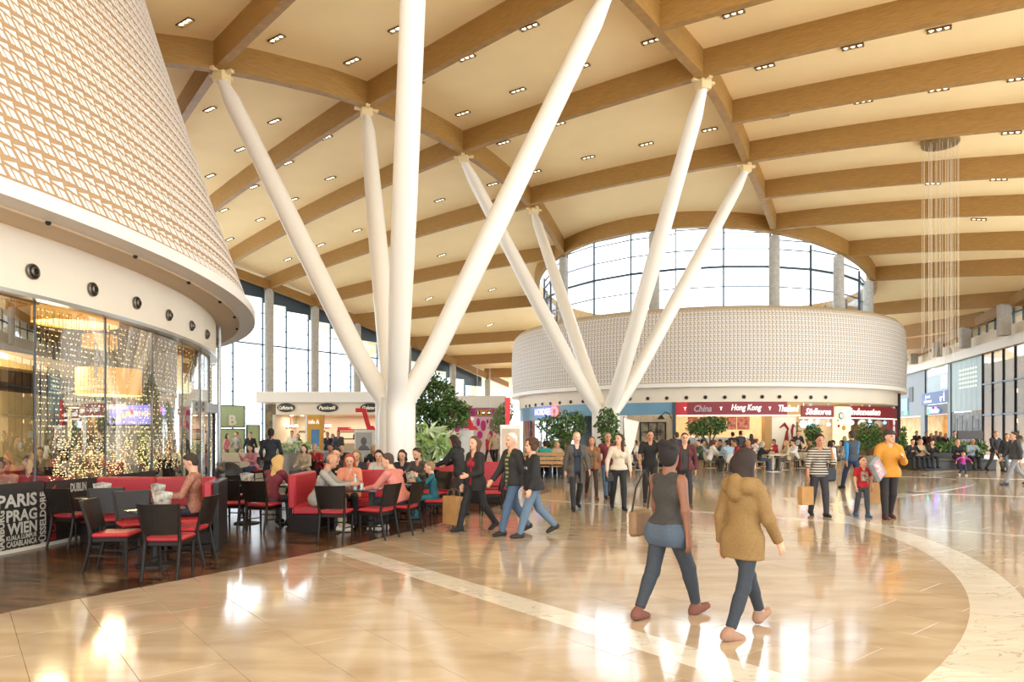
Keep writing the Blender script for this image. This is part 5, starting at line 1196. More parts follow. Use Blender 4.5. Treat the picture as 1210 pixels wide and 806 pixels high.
    for i, s in ((0,-1),(1,1)):
        f, ab, el, inw = arms[i]; f = D_(f)+0*lean; ab = D_(ab); el = D_(el); sh_ = T(s*sw,-.01,zs-.01)
        ua = nrm((s*math.tan(ab), math.sin(f), -math.cos(f))); fa = nrm((-s*inw+s*.25*math.tan(ab), math.sin(f+el), -math.cos(f+el)))
        e = sh_+ua*.285*u; w_ = e+fa*.25*u
        P += [P_(sh_,e,.05*u*fat,.038*u,SK), P_(e,w_,.039*u,.026*u,SK)]
        ref = np.array([0,math.cos(f+el),math.sin(f+el)]); no = np.array([-s*1.,0,0]); no = nrm(no-fa*(no@fa)); wd = np.cross(fa,no); wd = wd if wd@ref > 0 else -wd
        pc = w_+fa*.05*u
        P += [P_(w_+fa*.02*u,w_+fa*.075*u,.036*u,.039*u,SK,fl=(no,.45),k=.015)]
        if S.get('hi'):
            cu = S.get('curl',.4)
            for q, (o, ln) in enumerate([(.029,.062),(.010,.072),(-.010,.068),(-.028,.054)]):
                b0 = w_+fa*.085*u+wd*o*u; d1 = nrm(fa+no*cu*.6); d2 = nrm(fa+no*cu*2.0); m1 = b0+d1*ln*.55*u
                P += [P_(b0-fa*.02*u,m1,.0098*u,.0092*u,SK,k=.006), P_(m1,m1+d2*ln*.55*u,.0092*u,.0078*u,SK,k=.006)]
            b0 = w_+fa*.03*u+wd*.032*u; d1 = nrm(fa*.7+wd*.6+no*.3); m1 = b0+d1*.04*u; P += [P_(b0,m1,.0125*u,.0105*u,SK,k=.008), P_(m1,m1+nrm(fa+no*.4+wd*.15)*.032*u,.0105*u,.0088*u,SK,k=.006)]
        else: P += [P_(w_+fa*.08*u,w_+fa*.15*u+no*.02*u,.034*u,.024*u,SK,fl=(no,.55)), P_(w_+fa*.03*u+wd*.03*u,w_+fa*.08*u+wd*.05*u+no*.01,.014*u,.011*u,SK)]
        hands[i] = pc+fa*.06*u
        if sl > 0 and not S.get('notop'):
            if sl <= .55: q = sh_+ua*.285*u*(sl/.55); P += [P_(sh_,q,.062*u*fat,.056*u*fat,TO,'top',clip=[(q,ua)])]
            else: q = e+fa*.25*u*((sl-.55)/.45)*.97; P += [P_(sh_,e,.06*u*fat,.048*u*fat,TO,'top'), P_(e,q,.049*u,.038*u,TO,'top',clip=[(q,fa)])]
        if S.get('jacket'):
            js = S['jacket'].get('sleeve',1.0)
            if js > 0: q = e+fa*.25*u*.99; P += [P_(sh_,e,.071*u*fat,.059*u*fat,JA,'jacket'), P_(e,q,.059*u,.046*u,JA,'jacket',clip=[(q,fa)])]
    S['_hands'] = hands
    if S.get('jacket'):
        J = S['jacket']; jh = J.get('hem',-.08); jf = J.get('flare',.16); op = J.get('open',0)
        cl = [(T(0,0,jh),-up_)]
        side = [[]]
        if op:      # open front: two halves leave a gap that shows the top
            side = [[(T(-op/2,0,0), np.array([1.,0,0])-np.array([0,1.,0])*.0)], [(T(op/2,0,0), np.array([-1.,0,0]))]]
        for sd in side:
            back = sd if op else []
            P += [P_(T(0,-.0,jh),T(0,.003,.24),jf*u*fat,.148*u*fat,JA,'jacket',fl=(yt,.8),clip=cl+back), P_(T(-.04,-.0,.34),T(.04,-.0,.34),.143*u*fat,None,JA,'jacket',fl=(yt,.8),clip=back), P_(T(-sw+.03,-.014,zs),T(sw-.03,-.014,zs),.07*u,None,JA,'jacket',clip=back), P_(T(-.05,-.025,zs+.04),T(.05,-.025,zs+.04),.06*u,None,JA,'jacket',clip=back+[(T(0,-.02,zs+.085),up_)])]
            P += [P_(T(-.066,-.012,0),T(.066,-.012,0),.152*u*fat,None,JA,'jacket',fl=(yt,.94),clip=cl+back), P_(T(-.065,-.012,jh*.5),T(.065,-.012,jh*.5),.148*u*fat,None,JA,'jacket',fl=(yt,.92),clip=cl+back), P_(T(-.06,-.01,max(jh-.03,-.36)),T(.06,-.01,max(jh-.03,-.36)),.15*u*fat,None,JA,'jacket',fl=(yt,.9),clip=cl+back)]
        if op: P += [P_(T(0,-.05,jh),T(0,-.04,.36),jf*u*fat*.95,.135*u*fat,JA,'jacket',fl=(yt,.5),clip=cl)]
        if J.get('hood'): P += [P_(T(-.1,-.09,zs+.02),T(.1,-.09,zs+.02),.075*u,None,JA,'jacket'), P_(T(0,-.11,zs-.04),T(0,-.12,zs+.07),.085*u,.07*u,JA,'jacket'), P_(T(-.12,.0,zs+.05),T(-.1,-.08,zs+.05),.055*u,None,JA,'jacket'), P_(T(.12,.0,zs+.05),T(.1,-.08,zs+.05),.055*u,None,JA,'jacket')]
        if J.get('waist'): P += [P_(T(-.075,-.02,-.05),T(.075,-.02,-.05),.165*u,None,JA,'jacket',fl=(yt,.9),clip=[(T(0,0,-.17),-up_),(T(0,0,.07),up_)])]
    # --- head
    yaw = D_(S.get('yaw',0)); pit = D_(S.get('nod', 14 if sit else 0)); Rh = rotz(yaw)@rotx(-pit); hc = T(0,.012,.70)+np.array([0,math.sin(pit)*.03,0]); hs = S.get('head',1.0)*u
    def Hd(x,y,z): return hc+Rh@np.array([x,y,z])*hs
    def El(x,y,z,a,b,c,m,g='body',k=.02): p = P_(Hd(x,y,z),Hd(x,y,z),max(a,b,c)*hs,None,m,g,k=k); p.ell = (Rh.T, np.array([a,b,c])*hs); return p
    P += [El(0,0,.03,.076,.097,.093,SK), El(0,.022,-.03,.064,.078,.088,SK), El(0,.055,-.085,.036,.038,.032,SK), P_(T(0,-.005,.5),Hd(0,-.02,-.05),.056*u,.054*hs,SK)]
    P += [P_(Hd(0,.098,.005),Hd(0,.112,-.028),.009*hs,.015*hs,SK,k=.012), El(-.078,-.01,-.01,.013,.024,.034,SK), El(.078,-.01,-.01,.013,.024,.034,SK)]
    if S.get('hi') or S.get('face'):
        P += [El(s*.031,.089,.006,.011,.011,.0055,EY,k=.002) for s in (-1,1)] + [El(0,.094,-.058,.024,.01,.008,LI,k=.004)] + [P_(Hd(s*.02,.093,.03),Hd(s*.043,.083,.032),.0032*hs,None,HA,k=.003) for s in (-1,1)]
    hair = S.get('hair','short'); v = S.get('vol',1.0)
    front = [(Hd(0,.052,.075), Rh@nrm((0,.75,-.65)))]
    if hair != 'bald':
        P += [El(0,-.012,.045,.086*v,.106*v,.093*v,HA,'hair')]; P[-1].clip = front
        P += [El(0,-.045,-.005,.082*v,.068*v,.092*v,HA,'hair')]
    else: P += [El(0,-.035,-.02,.079,.072,.05,HA,'hair')]
    if hair in ('long','bob'):
        ln = .28 if hair == 'long' else .12
        P += [P_(Hd(s*.068,-.02,.02),Hd(s*.082,-.03,-ln),.034*hs,.04*hs,HA,'hair') for s in (-1,1)]+[P_(Hd(0,-.07,0),Hd(0,-.1,-ln-.03),.07*hs,.06*hs,HA,'hair',fl=(Rh@np.array([0,1.,0]),.6)), P_(Hd(-.05,-.075,0),Hd(.05,-.075,-ln*.6),.06*hs,None,HA,'hair')]
    if hair == 'bun': P += [El(0,-.07,.1,.065,.06,.06,HA,'hair'), El(.04,-.03,.13,.05,.05,.04,HA,'hair'), El(-.05,-.05,.11,.045,.05,.045,HA,'hair')]
    if hair == 'bun': P += [El(.062*math.cos(q_*2.4),-.045+.055*math.sin(q_*2.4),.085+.018*(q_ % 4),.036,.036,.034,HA,'hair',.008) for q_ in range(11)]
    if hair == 'pony': P += [P_(Hd(0,-.1,.03),Hd(0,-.14,-.14),.035*hs,.025*hs,HA,'hair')]
    if hair == 'curly': P += [El(.07*math.cos(a)*v,-.02+.08*math.sin(a)*v,.05+.045*math.sin(2*a+1),.05,.05,.05,HA,'hair',.012) for a in np.linspace(2.6,6.8,9)]+[El(0,-.03,.11,.06,.07,.05,HA,'hair'), El(-.075,-.01,-.03,.035,.05,.06,HA,'hair'), El(.075,-.01,-.03,.035,.05,.06,HA,'hair')]
    if S.get('beard'): P += [El(0,.045,-.075,.052,.05,.05,HA,'hair')]
    if S.get('glasses'): P += [P_(Hd(-.06,.09,.01),Hd(.06,.09,.01),.007,None,EY,k=.002)]
    if S.get('cap'): P += [El(0,-.01,.07,.094,.112,.08,HT,'hat'), P_(Hd(-.03,.08,.06),Hd(.03,.08,.06),.04*hs,None,HT,'hat',fl=(Rh@np.array([0,0,1.]),.3))]; P[-2].clip = [(Hd(0,0,.045), Rh@np.array([0,0,-1.]))]
    S['_head'] = hc
    return P
def person_mats(S):
    return [SKIN[S.get('skin','light')], cloth(S.get('hairc','3a2a20')), cloth(S.get('top','444444')), cloth(S.get('pants','2a2c33')), cloth(S.get('shoes','2a2624')), cloth(S.get('jacket',{}).get('col','222222')), EYEW, LIP, cloth(S.get('capc','3a3230'))]
GN = {'hair':1,'top':2,'trousers':3,'shoe_l':4,'shoe_r':4,'jacket':5,'hat':8}
def person(loc, rz, label, S, h=.011, detail=True, group=None, name='person'):
    P = build_prims(S); M = person_mats(S)
    if not detail:
        V, Q = grow(P, h); me = to_mesh(name, V, Q, M, P); o = mkobj(name, me)
    else:
        body = [p for p in P if p.grp == 'body']; V, Q = grow(body, h); o = mkobj(name, to_mesh(name, V, Q, M, body))
        for g, k in GN.items():
            pr = [p for p in P if p.grp == g]
            if not pr: continue
            V, Q = grow(pr, h); nm = g if not g.startswith('shoe') else 'shoe'
            if g == 'top' : nm = 'shirt'
            if g == 'jacket': nm = S['jacket'].get('name','jacket')
            c = mkobj(nm, to_mesh(nm, V, Q, [M[k]]), o)
    o.location = (loc[0],loc[1],loc[2] if len(loc) > 2 else 0); o.rotation_euler = (0,0,math.radians(rz)); tag(o, label, 'person', group); return o
def hand(o, S, i):        # world position of hand i of a placed person
    v = Matrix.Rotation(o.rotation_euler[2],3,'Z') @ Vector(S['_hands'][i]); return Vector(o.location)+v
def paper_bag(p, w_, d_, hgt, rz, label, m_, name='paper_bag', cat='bag'):
    """bag hanging below point p by two handles"""
    r = empty(name, (p.x,p.y,max(.003,p.z-hgt-.14)), math.radians(rz), label, cat); m = MB()
    b = [(-w_/2,-d_/2,0),(w_/2,-d_/2,0),(w_/2,d_/2,0),(-w_/2,d_/2,0)]; t = [(-w_/2*1.02,-d_/2*.9,hgt),(w_/2*1.02,-d_/2*.9,hgt),(w_/2*1.02,d_/2*.9,hgt),(-w_/2*1.02,d_/2*.9,hgt)]
    mid = [(-w_/2*.9,0,hgt*.5)]; m.add(b+t, [(3,2,1,0),(0,1,5,4),(1,2,6,5),(2,3,7,6),(3,0,4,7),(4,5,6,7)]); m.build('bag_body', m_, r)
    for s in (-1,1):
        m = MB(); m.tube([(-w_*.22,s*d_*.42,hgt-.02),(-w_*.18,s*d_*.3,hgt+.1),(0,s*d_*.08,hgt+.14),(w_*.18,s*d_*.3,hgt+.1),(w_*.22,s*d_*.42,hgt-.02)], .007, 5); m.build('handle', mat('handle_brown','7d5f3c',.7), r)
    return r
kraft = mat('kraft_paper','b98c55',.75,noise=(6,.1)); denim = '4a6079'
stripes = mat('striped_knit','b9b1a4',.85); nt = stripes.node_tree; N = nt.nodes; L = nt.links
tc = N.new('ShaderNodeTexCoord'); sx = N.new('ShaderNodeSeparateXYZ'); mu = N.new('ShaderNodeMath'); mu.operation = 'MULTIPLY'; mu.inputs[1].default_value = 19; fr_ = N.new('ShaderNodeMath'); fr_.operation = 'FRACT'; gt = N.new('ShaderNodeMath'); gt.operation = 'GREATER_THAN'; gt.inputs[1].default_value = .5
mx = N.new('ShaderNodeMix'); mx.data_type = 'RGBA'; mx.inputs[6].default_value = (*lin('2b2a2c'),1); mx.inputs[7].default_value = (*lin('c9c0b2'),1)
L.new(tc.outputs['Object'], sx.inputs[0]); L.new(sx.outputs[2], mu.inputs[0]); L.new(mu.outputs[0], fr_.inputs[0]); L.new(fr_.outputs[0], gt.inputs[0]); L.new(gt.outputs[0], mx.inputs[0]); L.new(mx.outputs[2], N['Principled BSDF'].inputs['Base Color'])
olive = stripes.copy(); olive.name = 'olive_stripes'; mixn = [n for n in olive.node_tree.nodes if n.type == 'MIX'][0]; mixn.inputs[6].default_value = (*lin('3a3a34'),1); mixn.inputs[7].default_value = (*lin('a3a05a'),1)
[n for n in olive.node_tree.nodes if n.type == 'MATH' and n.operation == 'MULTIPLY'][0].inputs[1].default_value = 14
W1 = [(24,10),(-16,20)]; W2 = [(-16,22),(24,8)]; A1 = [(-16,10,14,0),(20,10,22,.05)]; A2 = [(20,10,22,.05),(-16,10,14,0)]
def G(px, py): p = ground(px, py); return (p.x, p.y, .002)
# the two women walking past closest to the camera
S = dict(H=1.66, fem=True, hi=True, skin='brown', hair='bun', hairc='1f1714', vol=1.12, top='3d3833', sleeve=0, pants='363b42', shoes='7a4a3c', hemr=.05, leg_r=1.0, fat=1.1, legs=[(-14,16),(26,8)], foot=[-6,16], arms=[(14,10,18,.05),(-10,16,14,0)], jacket=dict(col='4c5866', sleeve=0, hem=.3, waist=True, name='tied_jacket'), yaw=8, cuff=.9)
S['jacket']['hem'] = -.14
def vest_person():
    P0 = S; return person((XY(789,6.45)[0],6.45,.002), -52, 'woman in dark vest with jacket tied round her hips walking away', P0, .0085)
# the tied jacket covers hips only
_bp = build_prims
def build_prims(S, _b=_bp):
    P = _b(S)
    if S.get('jacket',{}).get('waist'):
        jp = [p for p in P if p.grp == 'jacket']; P = [p for p in P if p.grp != 'jacket']+[jp[-1]]
    return P
o9 = vest_person()
hb9 = empty('shoulder_bag', (*XY(756,6.75),.0), math.radians(-50), 'brown leather shoulder bag at the hip of the woman in the vest', 'bag')
m = MB(); m.bbox(-.05,.05,-.14,.14,.72,.98,.03); m.build('bag_body', mat('tan_leather','8a6844',.5,noise=(8,.15)), hb9); m = MB(); m.tube([(0,-.12,.96),(.05,-.12,1.2),(.1,-.05,1.38),(.08,.06,1.2),(0,.12,.96)], .01, 5); m.build('strap', mat('strap_dark','3a2c20',.6), hb9)
S = dict(H=1.61, fem=True, hi=True, skin='light', hair='long', hairc='2e1f18', vol=1.17, top='8a6a45', pants='32373e', shoes='a07a63', hemr=.05, leg_r=.95, cuff=.9, legs=[(31,8),(-17,10)], foot=[18,-8], arms=[(-10,12,14,0),(14,12,20,.05)], jacket=dict(col='8a6a3c', hem=-.16, flare=.2, hood=True, name='hooded_coat'), nod=6)
person((XY(878,5.95)[0],5.95,.002), -58, 'dark-haired woman in tan hooded coat and slim trousers walking away', S, .0085)
# group on the left: bag carrier, standing woman, older couple
S = dict(H=1.68, fem=True, hi=True, skin='light', hair='long', hairc='5a3d2a', top='9a2030', pants='1f1e20', shoes='1c1a1a', legs=W2, arms=[(8,10,70,.3),(6,14,10,0)], jacket=dict(col='24211f', hem=-.14, open=.1, flare=.18, name='coat'), yaw=12)
o = person(G(562,627), 130, 'woman in dark open coat over red top carrying a paper bag', S, .011); hp = hand(o, S, 1)
paper_bag(Vector((XY(536,12.35)[0],12.35,.72)), .42, .2, .5, 130, 'large brown paper bag carried by the woman in dark coat', kraft)
S = dict(H=1.66, fem=True, hi=True, hair='bob', hairc='2a1f19', top='1f1d1d', pants='232225', lean=14, nod=20, arms=[(40,8,30,.1),(40,8,30,.1)], jacket=dict(col='211f1f', hem=-.06, name='jacket'))
person((XY(545,14.2)[0],14.2,.002), 62, 'dark-haired woman in black jacket bending over the cafe table', S, .012)
S = dict(H=1.74, hi=True, skin='light', hair='short', hairc='d9d6d0', vol=.97, top=olive, pants=denim, shoes='2a2522', legs=W1, arms=A1, fat=1.1, jacket=dict(col='2b2826', hem=-.04, open=.13, name='jacket'), yaw=10)
person(G(606,631), 120, 'white-haired man in black jacket over striped olive shirt and jeans', S, .011)
S = dict(H=1.64, fem=True, hi=True, skin='light', hair='curly', hairc='4a3222', vol=1.05, top='b9bcc0', pants='5f7488', shoes='2f2a28', legs=[(22,6),(-20,24)], arms=[(6,12,14,0),(10,12,30,.1)], fat=1.12, jacket=dict(col='201f20', hem=-.05, flare=.19, name='jacket'), yaw=8)
person(G(630,634), 104, 'curly-haired woman in black padded jacket and faded jeans', S, .011)
# group walking towards the camera
S = dict(H=1.72, fem=True, hi=True, skin='pale', hair='short', hairc='b9a688', vol=.98, top='26303c', pants='2b2a2c', shoes='24211f', legs=[(-12,22),(14,4)], arms=[(14,13,16,0),(-12,13,12,0)], jacket=dict(col='57524c', hem=-.32, open=.17, flare=.185, name='cardigan'))
person(G(681,602), 188, 'short-haired woman in long grey cardigan walking towards us', S, .011)
S = dict(H=1.63, fem=True, hi=True, skin='tan', hair='long', hairc='5a3a26', top='6e5a45', pants='3f2a22', shoes='6a4630', hemr=.045, leg_r=.88, legs=W1, arms=A1, jacket=dict(col='8a5f3c', hem=-.06, open=.13, name='jacket'))
person(G(699,589), 180, 'brown-haired woman in brown jacket behind the grey cardigan', S, .013)
S = dict(H=1.74, hi=True, skin='tan', hair='short', hairc='6a645e', vol=.96, top='6b2733', sleeve=.45, pants=denim, shoes='2a2624', legs=W2, arms=A2, glasses=True)
person(G(718,588), 184, 'man in maroon v-neck shirt and jeans behind the group', S, .013)
S = dict(H=1.68, fem=True, hi=True, skin='light', hair='long', hairc='3f281c', top='cdbfab', pants='222224', shoes='1d1c1c', hem=.0, fat=1.06, legs=[(12,4),(-12,20)], arms=[(-8,18,12,0),(8,20,12,0)], yaw=-38)
o = person(G(731,602), 180, 'long-haired woman in beige sweater and black trousers', S, .011)
hbx = empty('handbag', (*XY(720.5,15.35),0), 0, 'black handbag hanging beside the woman in beige sweater', 'bag'); m = MB(); m.bbox(-.1,.1,-.05,.05,.62,.86,.02); m.build('bag_body', black, hbx); m = MB(); m.tube([(-.06,0,.85),(.0,.02,1.1),(.06,.02,1.38)], .012, 5); m.build('strap', black, hbx)
S = dict(H=1.74, hi=True, skin='tan', hair='short', hairc='2c221c', vol=.98, top='1e1d1e', sleeve=.45, pants='2b2b2e', arms=[(30,30,120,.5),(10,14,30,0)], fat=1.1, glasses=True)
person((XY(768,17)[0],17,.002), 176, 'man in black t-shirt with one arm raised behind the woman in the vest', S, .013)
S = dict(H=1.7, hi=True, skin='light', hair='short', hairc='35271f', top='3a3838', pants='2c2d33', shoes='5f4436', legs=[(16,6),(-18,24)], arms=[(-16,12,14,0),(18,12,18,0)], jacket=dict(col='5a2429', hem=-.04, open=.16, name='flannel_shirt'), glasses=True)
person(G(809,598), 172, 'young man in open maroon checked shirt hurrying forward', S, .012)
# right hand group
S = dict(H=1.66, fem=True, hi=True, skin='tan', hair='short', hairc='211815', vol=1.08, top=stripes, sleeve=.72, pants='34343a', shoes='242224', legs=[(10,4),(-8,12)], arms=[(28,16,128,.35),(4,16,8,0)], fat=1.1, hem=-.05)
o = person(G(968,610), 176, 'short-haired woman in striped top with hand raised to her face', S, .011); hp = hand(o, S, 1)
paper_bag(Vector((XY(952,14.1)[0],14.1,hp.z+.02)), .3, .13, .38, 20, 'brown paper bag held by the woman in striped top', kraft)
hbx = empty('shoulder_bag', (*XY(982,14.1),0), .2, 'dark grey shoulder bag beside the woman in striped top', 'bag'); m = MB(); m.bbox(-.14,.1,-.07,.07,.72,1.0,.04); m.build('bag_body', mat('bag_grey','3a414a',.6), hbx); m = MB(); m.tube([(-.1,0,.98),(-.14,0,1.2),(-.2,0,1.42)], .014, 5); m.build('strap', mat('bag_grey','3a414a',.6), hbx)
S = dict(H=1.78, hi=False, face=True, skin='tan', hair='short', hairc='3a2f28', top='2f7fb8', pants='27304a', shoes='2a2624', legs=W1, arms=A1, fat=1.08, jacket=dict(col='3a444f', sleeve=0, hem=-.02, flare=.15, name='padded_vest'))
person(G(1007,578), 12, 'man in grey padded vest with blue sleeves walking away', S, .014)
S = dict(H=1.2, hi=True, head=1.18, skin='light', hair='short', hairc='2f2019', top='b3202c', sleeve=.4, pants='3b4046', shoes='2f5a7a', legs=[(8,2),(-8,10)], arms=[(-10,22,8,0),(8,14,14,0)], nod=-16)
boy = person(G(1019,611), 184, 'boy in red t-shirt with grey print looking up', S, .010)
sh_ = [c for c in children(boy) if c.name.startswith('shirt')][0]; m = MB(); m.bbox(-.07,.07,.062,.078,.74,.93,.003); m.build('shirt_print', mat('print_grey','4a4642',.7,noise=(22,.8),col2='cfc6ba'), sh_)
S = dict(H=1.74, hi=True, skin='light', hair='short', hairc='3f2f24', top='c8892f', pants='2a2526', shoes='4a2c28', legs=[(-6,12),(8,4)], arms=[(22,10,96,.55),(4,14,12,0)], fat=1.1, hem=-.06, cap=True, capc='3d332e', yaw=18)
S['jacket'] = dict(col='c8892f', hem=-.08, hood=True, flare=.165, name='hooded_sweater')
person(G(1050,613), 176, 'person in mustard yellow hooded sweater and dark cap', S, .011)
shb = empty('carrier_bag', (*XY(1036,13.35),0), .5, 'grey plastic carrier bag with white print held against the yellow sweater', 'bag'); M = Matrix.Translation((0,0,1.02)) @ Matrix.Rotation(-.65,4,'Y')
m = MB(); m.bbox(-.16,.16,-.06,.06,-.24,.24,.04,0,M); m.build('bag_body', mat('carrier_grey','7d7d80',.35,noise=(5,.3)), shb); m = MB(); m.box(-.1,.06,-.066,-.06,-.16,.18,0,M); m.build('print_patch', mat('carrier_print','c9c6c6',.5,noise=(18,.5),col2='c2544a'), shb)
paper_bag(Vector((XY(1033,14.3)[0],14.3,.82)), .3, .14, .42, 10, 'brown paper bag between the boy and the yellow sweater', kraft)
# toddler, man at the right edge, couple near the bench
S = dict(H=.9, head=1.45, face=True, skin='light', hair='short', hairc='7a5a3c', top='b8339a', pants='2f3550', shoes='e6d9cf', arms=[(10,62,10,0),(10,62,10,0)], legs=[(16,4),(-12,20)])
person(G(1138,562), 175, 'toddler in pink top running with arms spread', S, .013)
S = dict(H=1.76, face=True, skin='light', hair='short', hairc='3a2d25', top='3b3b3e', pants='8b8f94', shoes='3a4450', legs=[(24,6),(-20,22)], arms=[(-14,12,16,0),(16,12,20,0)], jacket=dict(col='3f4044', hem=-.04, hood=True, name='hooded_jacket'))
person(G(1199,573), 78, 'man in dark grey hooded jacket and light grey trousers striding past', S, .014)
S = dict(H=1.78, face=True, hair='short', hairc='5a4a3c', top='2b2d33', pants='4d463c', jacket=dict(col='26272c', hem=-.06, name='jacket'), legs=W1, arms=A1); person((XY(1176,30.3)[0],30.3,0), 185, 'man in dark jacket beside the end of the bench block', S, .018)
S = dict(H=1.68, fem=True, face=True, hair='long', hairc='2f221b', top='2b2a2b', pants='5d6068', jacket=dict(col='222224', hem=-.06, name='jacket'), legs=W2, arms=A2); person((XY(1189,29.4)[0],29.4,0), 178, 'dark-haired woman in black jacket next to the man at the bench end', S, .018)
S = dict(H=1.7, face=True, hair='short', hairc='6a5a48', top='8d8880', pants='2b2b2e', jacket=dict(col='2a2928', hem=-.05, open=.18, name='jacket')); person((XY(1157,34.6)[0],34.6,0), 190, 'standing person in open dark jacket over pale shirt behind the bench block', S, .02)
# ---------------------------------------------------------------- seated cafe guests and the waiter
S = dict(H=1.76, hi=True, sit=True, seat=.46, skin='light', hair='short', hairc='3a2b22', top=mat('checked_shirt','a8735c',.8,noise=(45,.4)), pants='2d2f3a', shoes='2a2624', lean=4, nod=26, arms=[(24,10,62,.3),(24,10,62,.3)])
o = person((-4.86,10.5,.0), 100, 'man in checked shirt reading on the red bench', S, .011); hp = (hand(o,S,0)+hand(o,S,1))/2
bk_ = empty('open_book', (hp.x-.03,hp.y,hp.z+.02), D(90), 'open book held by the reading man', 'book')
for s in (-1,1): m = MB(); M = Matrix.Rotation(-s*.35,4,'Y') @ Matrix.Rotation(.5,4,'X'); m.box(min(0,s*.15),max(0,s*.15),-.1,.1,0,.012,0,M); m.build('page_block', mat('book_page','cdb98f',.7,noise=(30,.15)), bk_)
S = dict(H=1.76, hi=True, sit=True, seat=.46, skin='tan', hair='bald', hairc='6a5a4c', top='99938a', pants='b3a48c', shoes='cfc8bd', lean=20, nod=16, arms=[(45,8,50,.1),(45,8,50,.1)], fat=1.08)
person((-3.42,11.95,0), -84, 'man with shaved head in grey shirt sitting on the booth bench', S, .011)
S = dict(H=1.64, hi=True, fem=True, sit=True, seat=.46, skin='light', hair='bob', hairc='9a4424', top='d98f70', pants='2a2a2e', lean=10, nod=18, arms=[(35,8,70,.2),(35,8,70,.2)], jacket=dict(col='d0876a', hem=-.02, open=.1, name='cardigan'))
person((-3.05,12.85,0), 190, 'red-haired woman in apricot cardigan at the booth table', S, .011)
S = dict(H=1.8, hi=True, sit=True, seat=.46, skin='light', hair='short', hairc='4a382b', top='d08074', pants='2b2d33', shoes='c2bdb2', lean=24, nod=10, arms=[(40,10,40,.15),(40,10,40,.15)], fat=1.08, yaw=30)
person((-1.9,11.85,0), 66, 'man in salmon pink shirt leaning on the booth table', S, .011)
S = dict(H=1.35, hi=True, head=1.12, sit=True, seat=.46, skin='light', hair='short', hairc='8a7356', top='1f5f6a', pants='1f6a72', shoes='2f4a55', lean=8, nod=8, arms=[(50,10,95,.4),(40,12,70,.2)])
person((-1.45,12.75,0), 96, 'child in teal jacket drinking at the cafe table', S, .011)
S = dict(H=1.68, hi=True, fem=True, sit=True, seat=.46, skin='light', hair='long', hairc='c09a5e', top='6a2430', pants='4a4d55', lean=22, nod=18, arms=[(40,10,55,.15),(40,10,55,.15)])
person((-4.36,12.3,0), -16, 'blonde woman in wine red top sitting behind the booth end', S, .011)
S = dict(H=1.8, hi=False, skin='tan', hair='pony', hairc='2b211c', top='2a2d33', pants='1f1f22', arms=[(8,14,30,.1),(8,14,30,.1)]); person((XY(320,19.0)[0],19.0,0), 12, 'waiter in black uniform standing with back to us', S, .014)
# guests in the back rows of the cafe
rows = [(-3.45,15.3,180,'bob','8a6f4f','2b2a2c',True,'fair-haired woman in black top in the back row'),(-2.95,15.2,185,'bob','2a1d17','b5b0a6',True,'dark-haired woman in pale sweater in the back row'),(-2.45,15.4,178,'bob','33241c','26262a',True,'brunette in black top reading in the back row'),
        (-1.98,14.95,150,'short','3a2c22','4a423c',False,'bearded man in brown jacket in the back row'),(-3.9,15.4,175,'short','2b211b','222226',False,'dark-haired man in black jacket using his phone')]
for x, y, a, hr, hc_, tc_, fm, lab in rows:
    S = dict(H=1.66 if fm else 1.76, hi=False, face=True, fem=fm, sit=True, seat=.46, hair=hr, hairc=hc_, top=tc_, pants='2b2c31', beard=not fm, nod=16); person((x,y,0), a, lab, S, .014)
for i, (x, y) in enumerate([(-3.45,15.3),(-2.95,15.2),(-2.45,15.4),(-1.98,14.95),(-3.9,15.4)]): place(cp, (x,y,.001), D([180,185,178,150,175][i]), 'black cafe chair in the back row in front of the long red bench', 'black cafe chairs with red seats')
# ---------------------------------------------------------------- background crowd: shared bodies, clothes of their own
slotm = [SKIN['light'], cloth('3a2a20'), cloth('444444'), cloth('2a2c33')]
def proto_mesh(S, h):
    P = build_prims(S); mp_ = {0:0,1:1,2:2,3:3,4:3,5:2,6:0,7:0,8:1}
    for p in P: p.mat = mp_[p.mat]
    V, Q = grow(P, h); return to_mesh('person', V, Q, slotm, P)
SEATM = [proto_mesh(dict(H=1.72, sit=True, hair='short', arms=[(38,12,62,.25),(30,12,70,.2)]), .024), proto_mesh(dict(H=1.64, fem=True, sit=True, hair='long', arms=[(38,12,62,.25),(50,12,80,.3)]), .024), proto_mesh(dict(H=1.66, fem=True, sit=True, hair='bob', lean=4, nod=4, arms=[(20,12,60,.3),(20,12,60,.3)]), .024), proto_mesh(dict(H=1.78, sit=True, hair='short', lean=18, yaw=25, fat=1.1), .024)]
STANDM = [proto_mesh(dict(H=1.74, hair='short', legs=W1, arms=A1), .026), proto_mesh(dict(H=1.65, fem=True, hair='long', legs=W2, arms=A2), .026), proto_mesh(dict(H=1.76, hair='short', arms=[(20,10,60,.3),(20,10,60,.3)]), .026)]
CN = {'white':'e6e1d8','black':'222124','red':'b02a30','blue':'40608a','grey':'8b8884','beige':'bda98a','green':'4c5e44','dark grey':'45464a','light blue':'9db3c4','teal':'2f9a96','wine':'5f2430','pink':'c9808a','navy':'26304a','brown':'5d4433'}
HN = {'dark':'241a15','brown':'4a3325','blond':'b3925f','grey':'a39d94','auburn':'7a3e22'}
SKN = ['light','tan','pale','light']
def crowd(me, x, y, a, top, hairk, label, group, z=0):
    o = mkobj('person', me); mats = [SKIN[SKN[RS.randint(4)]], cloth(HN[hairk]), cloth(CN[top]), cloth(['2a2c33','3d4a5e','2b2626','565049'][RS.randint(4)])]
    for i, mt in enumerate(mats): o.material_slots[i].link = 'OBJECT'; o.material_slots[i].material = mt
    o.location = (x,y,z); o.rotation_euler = (0,0,D(a)); tag(o, label, 'person', group); return o
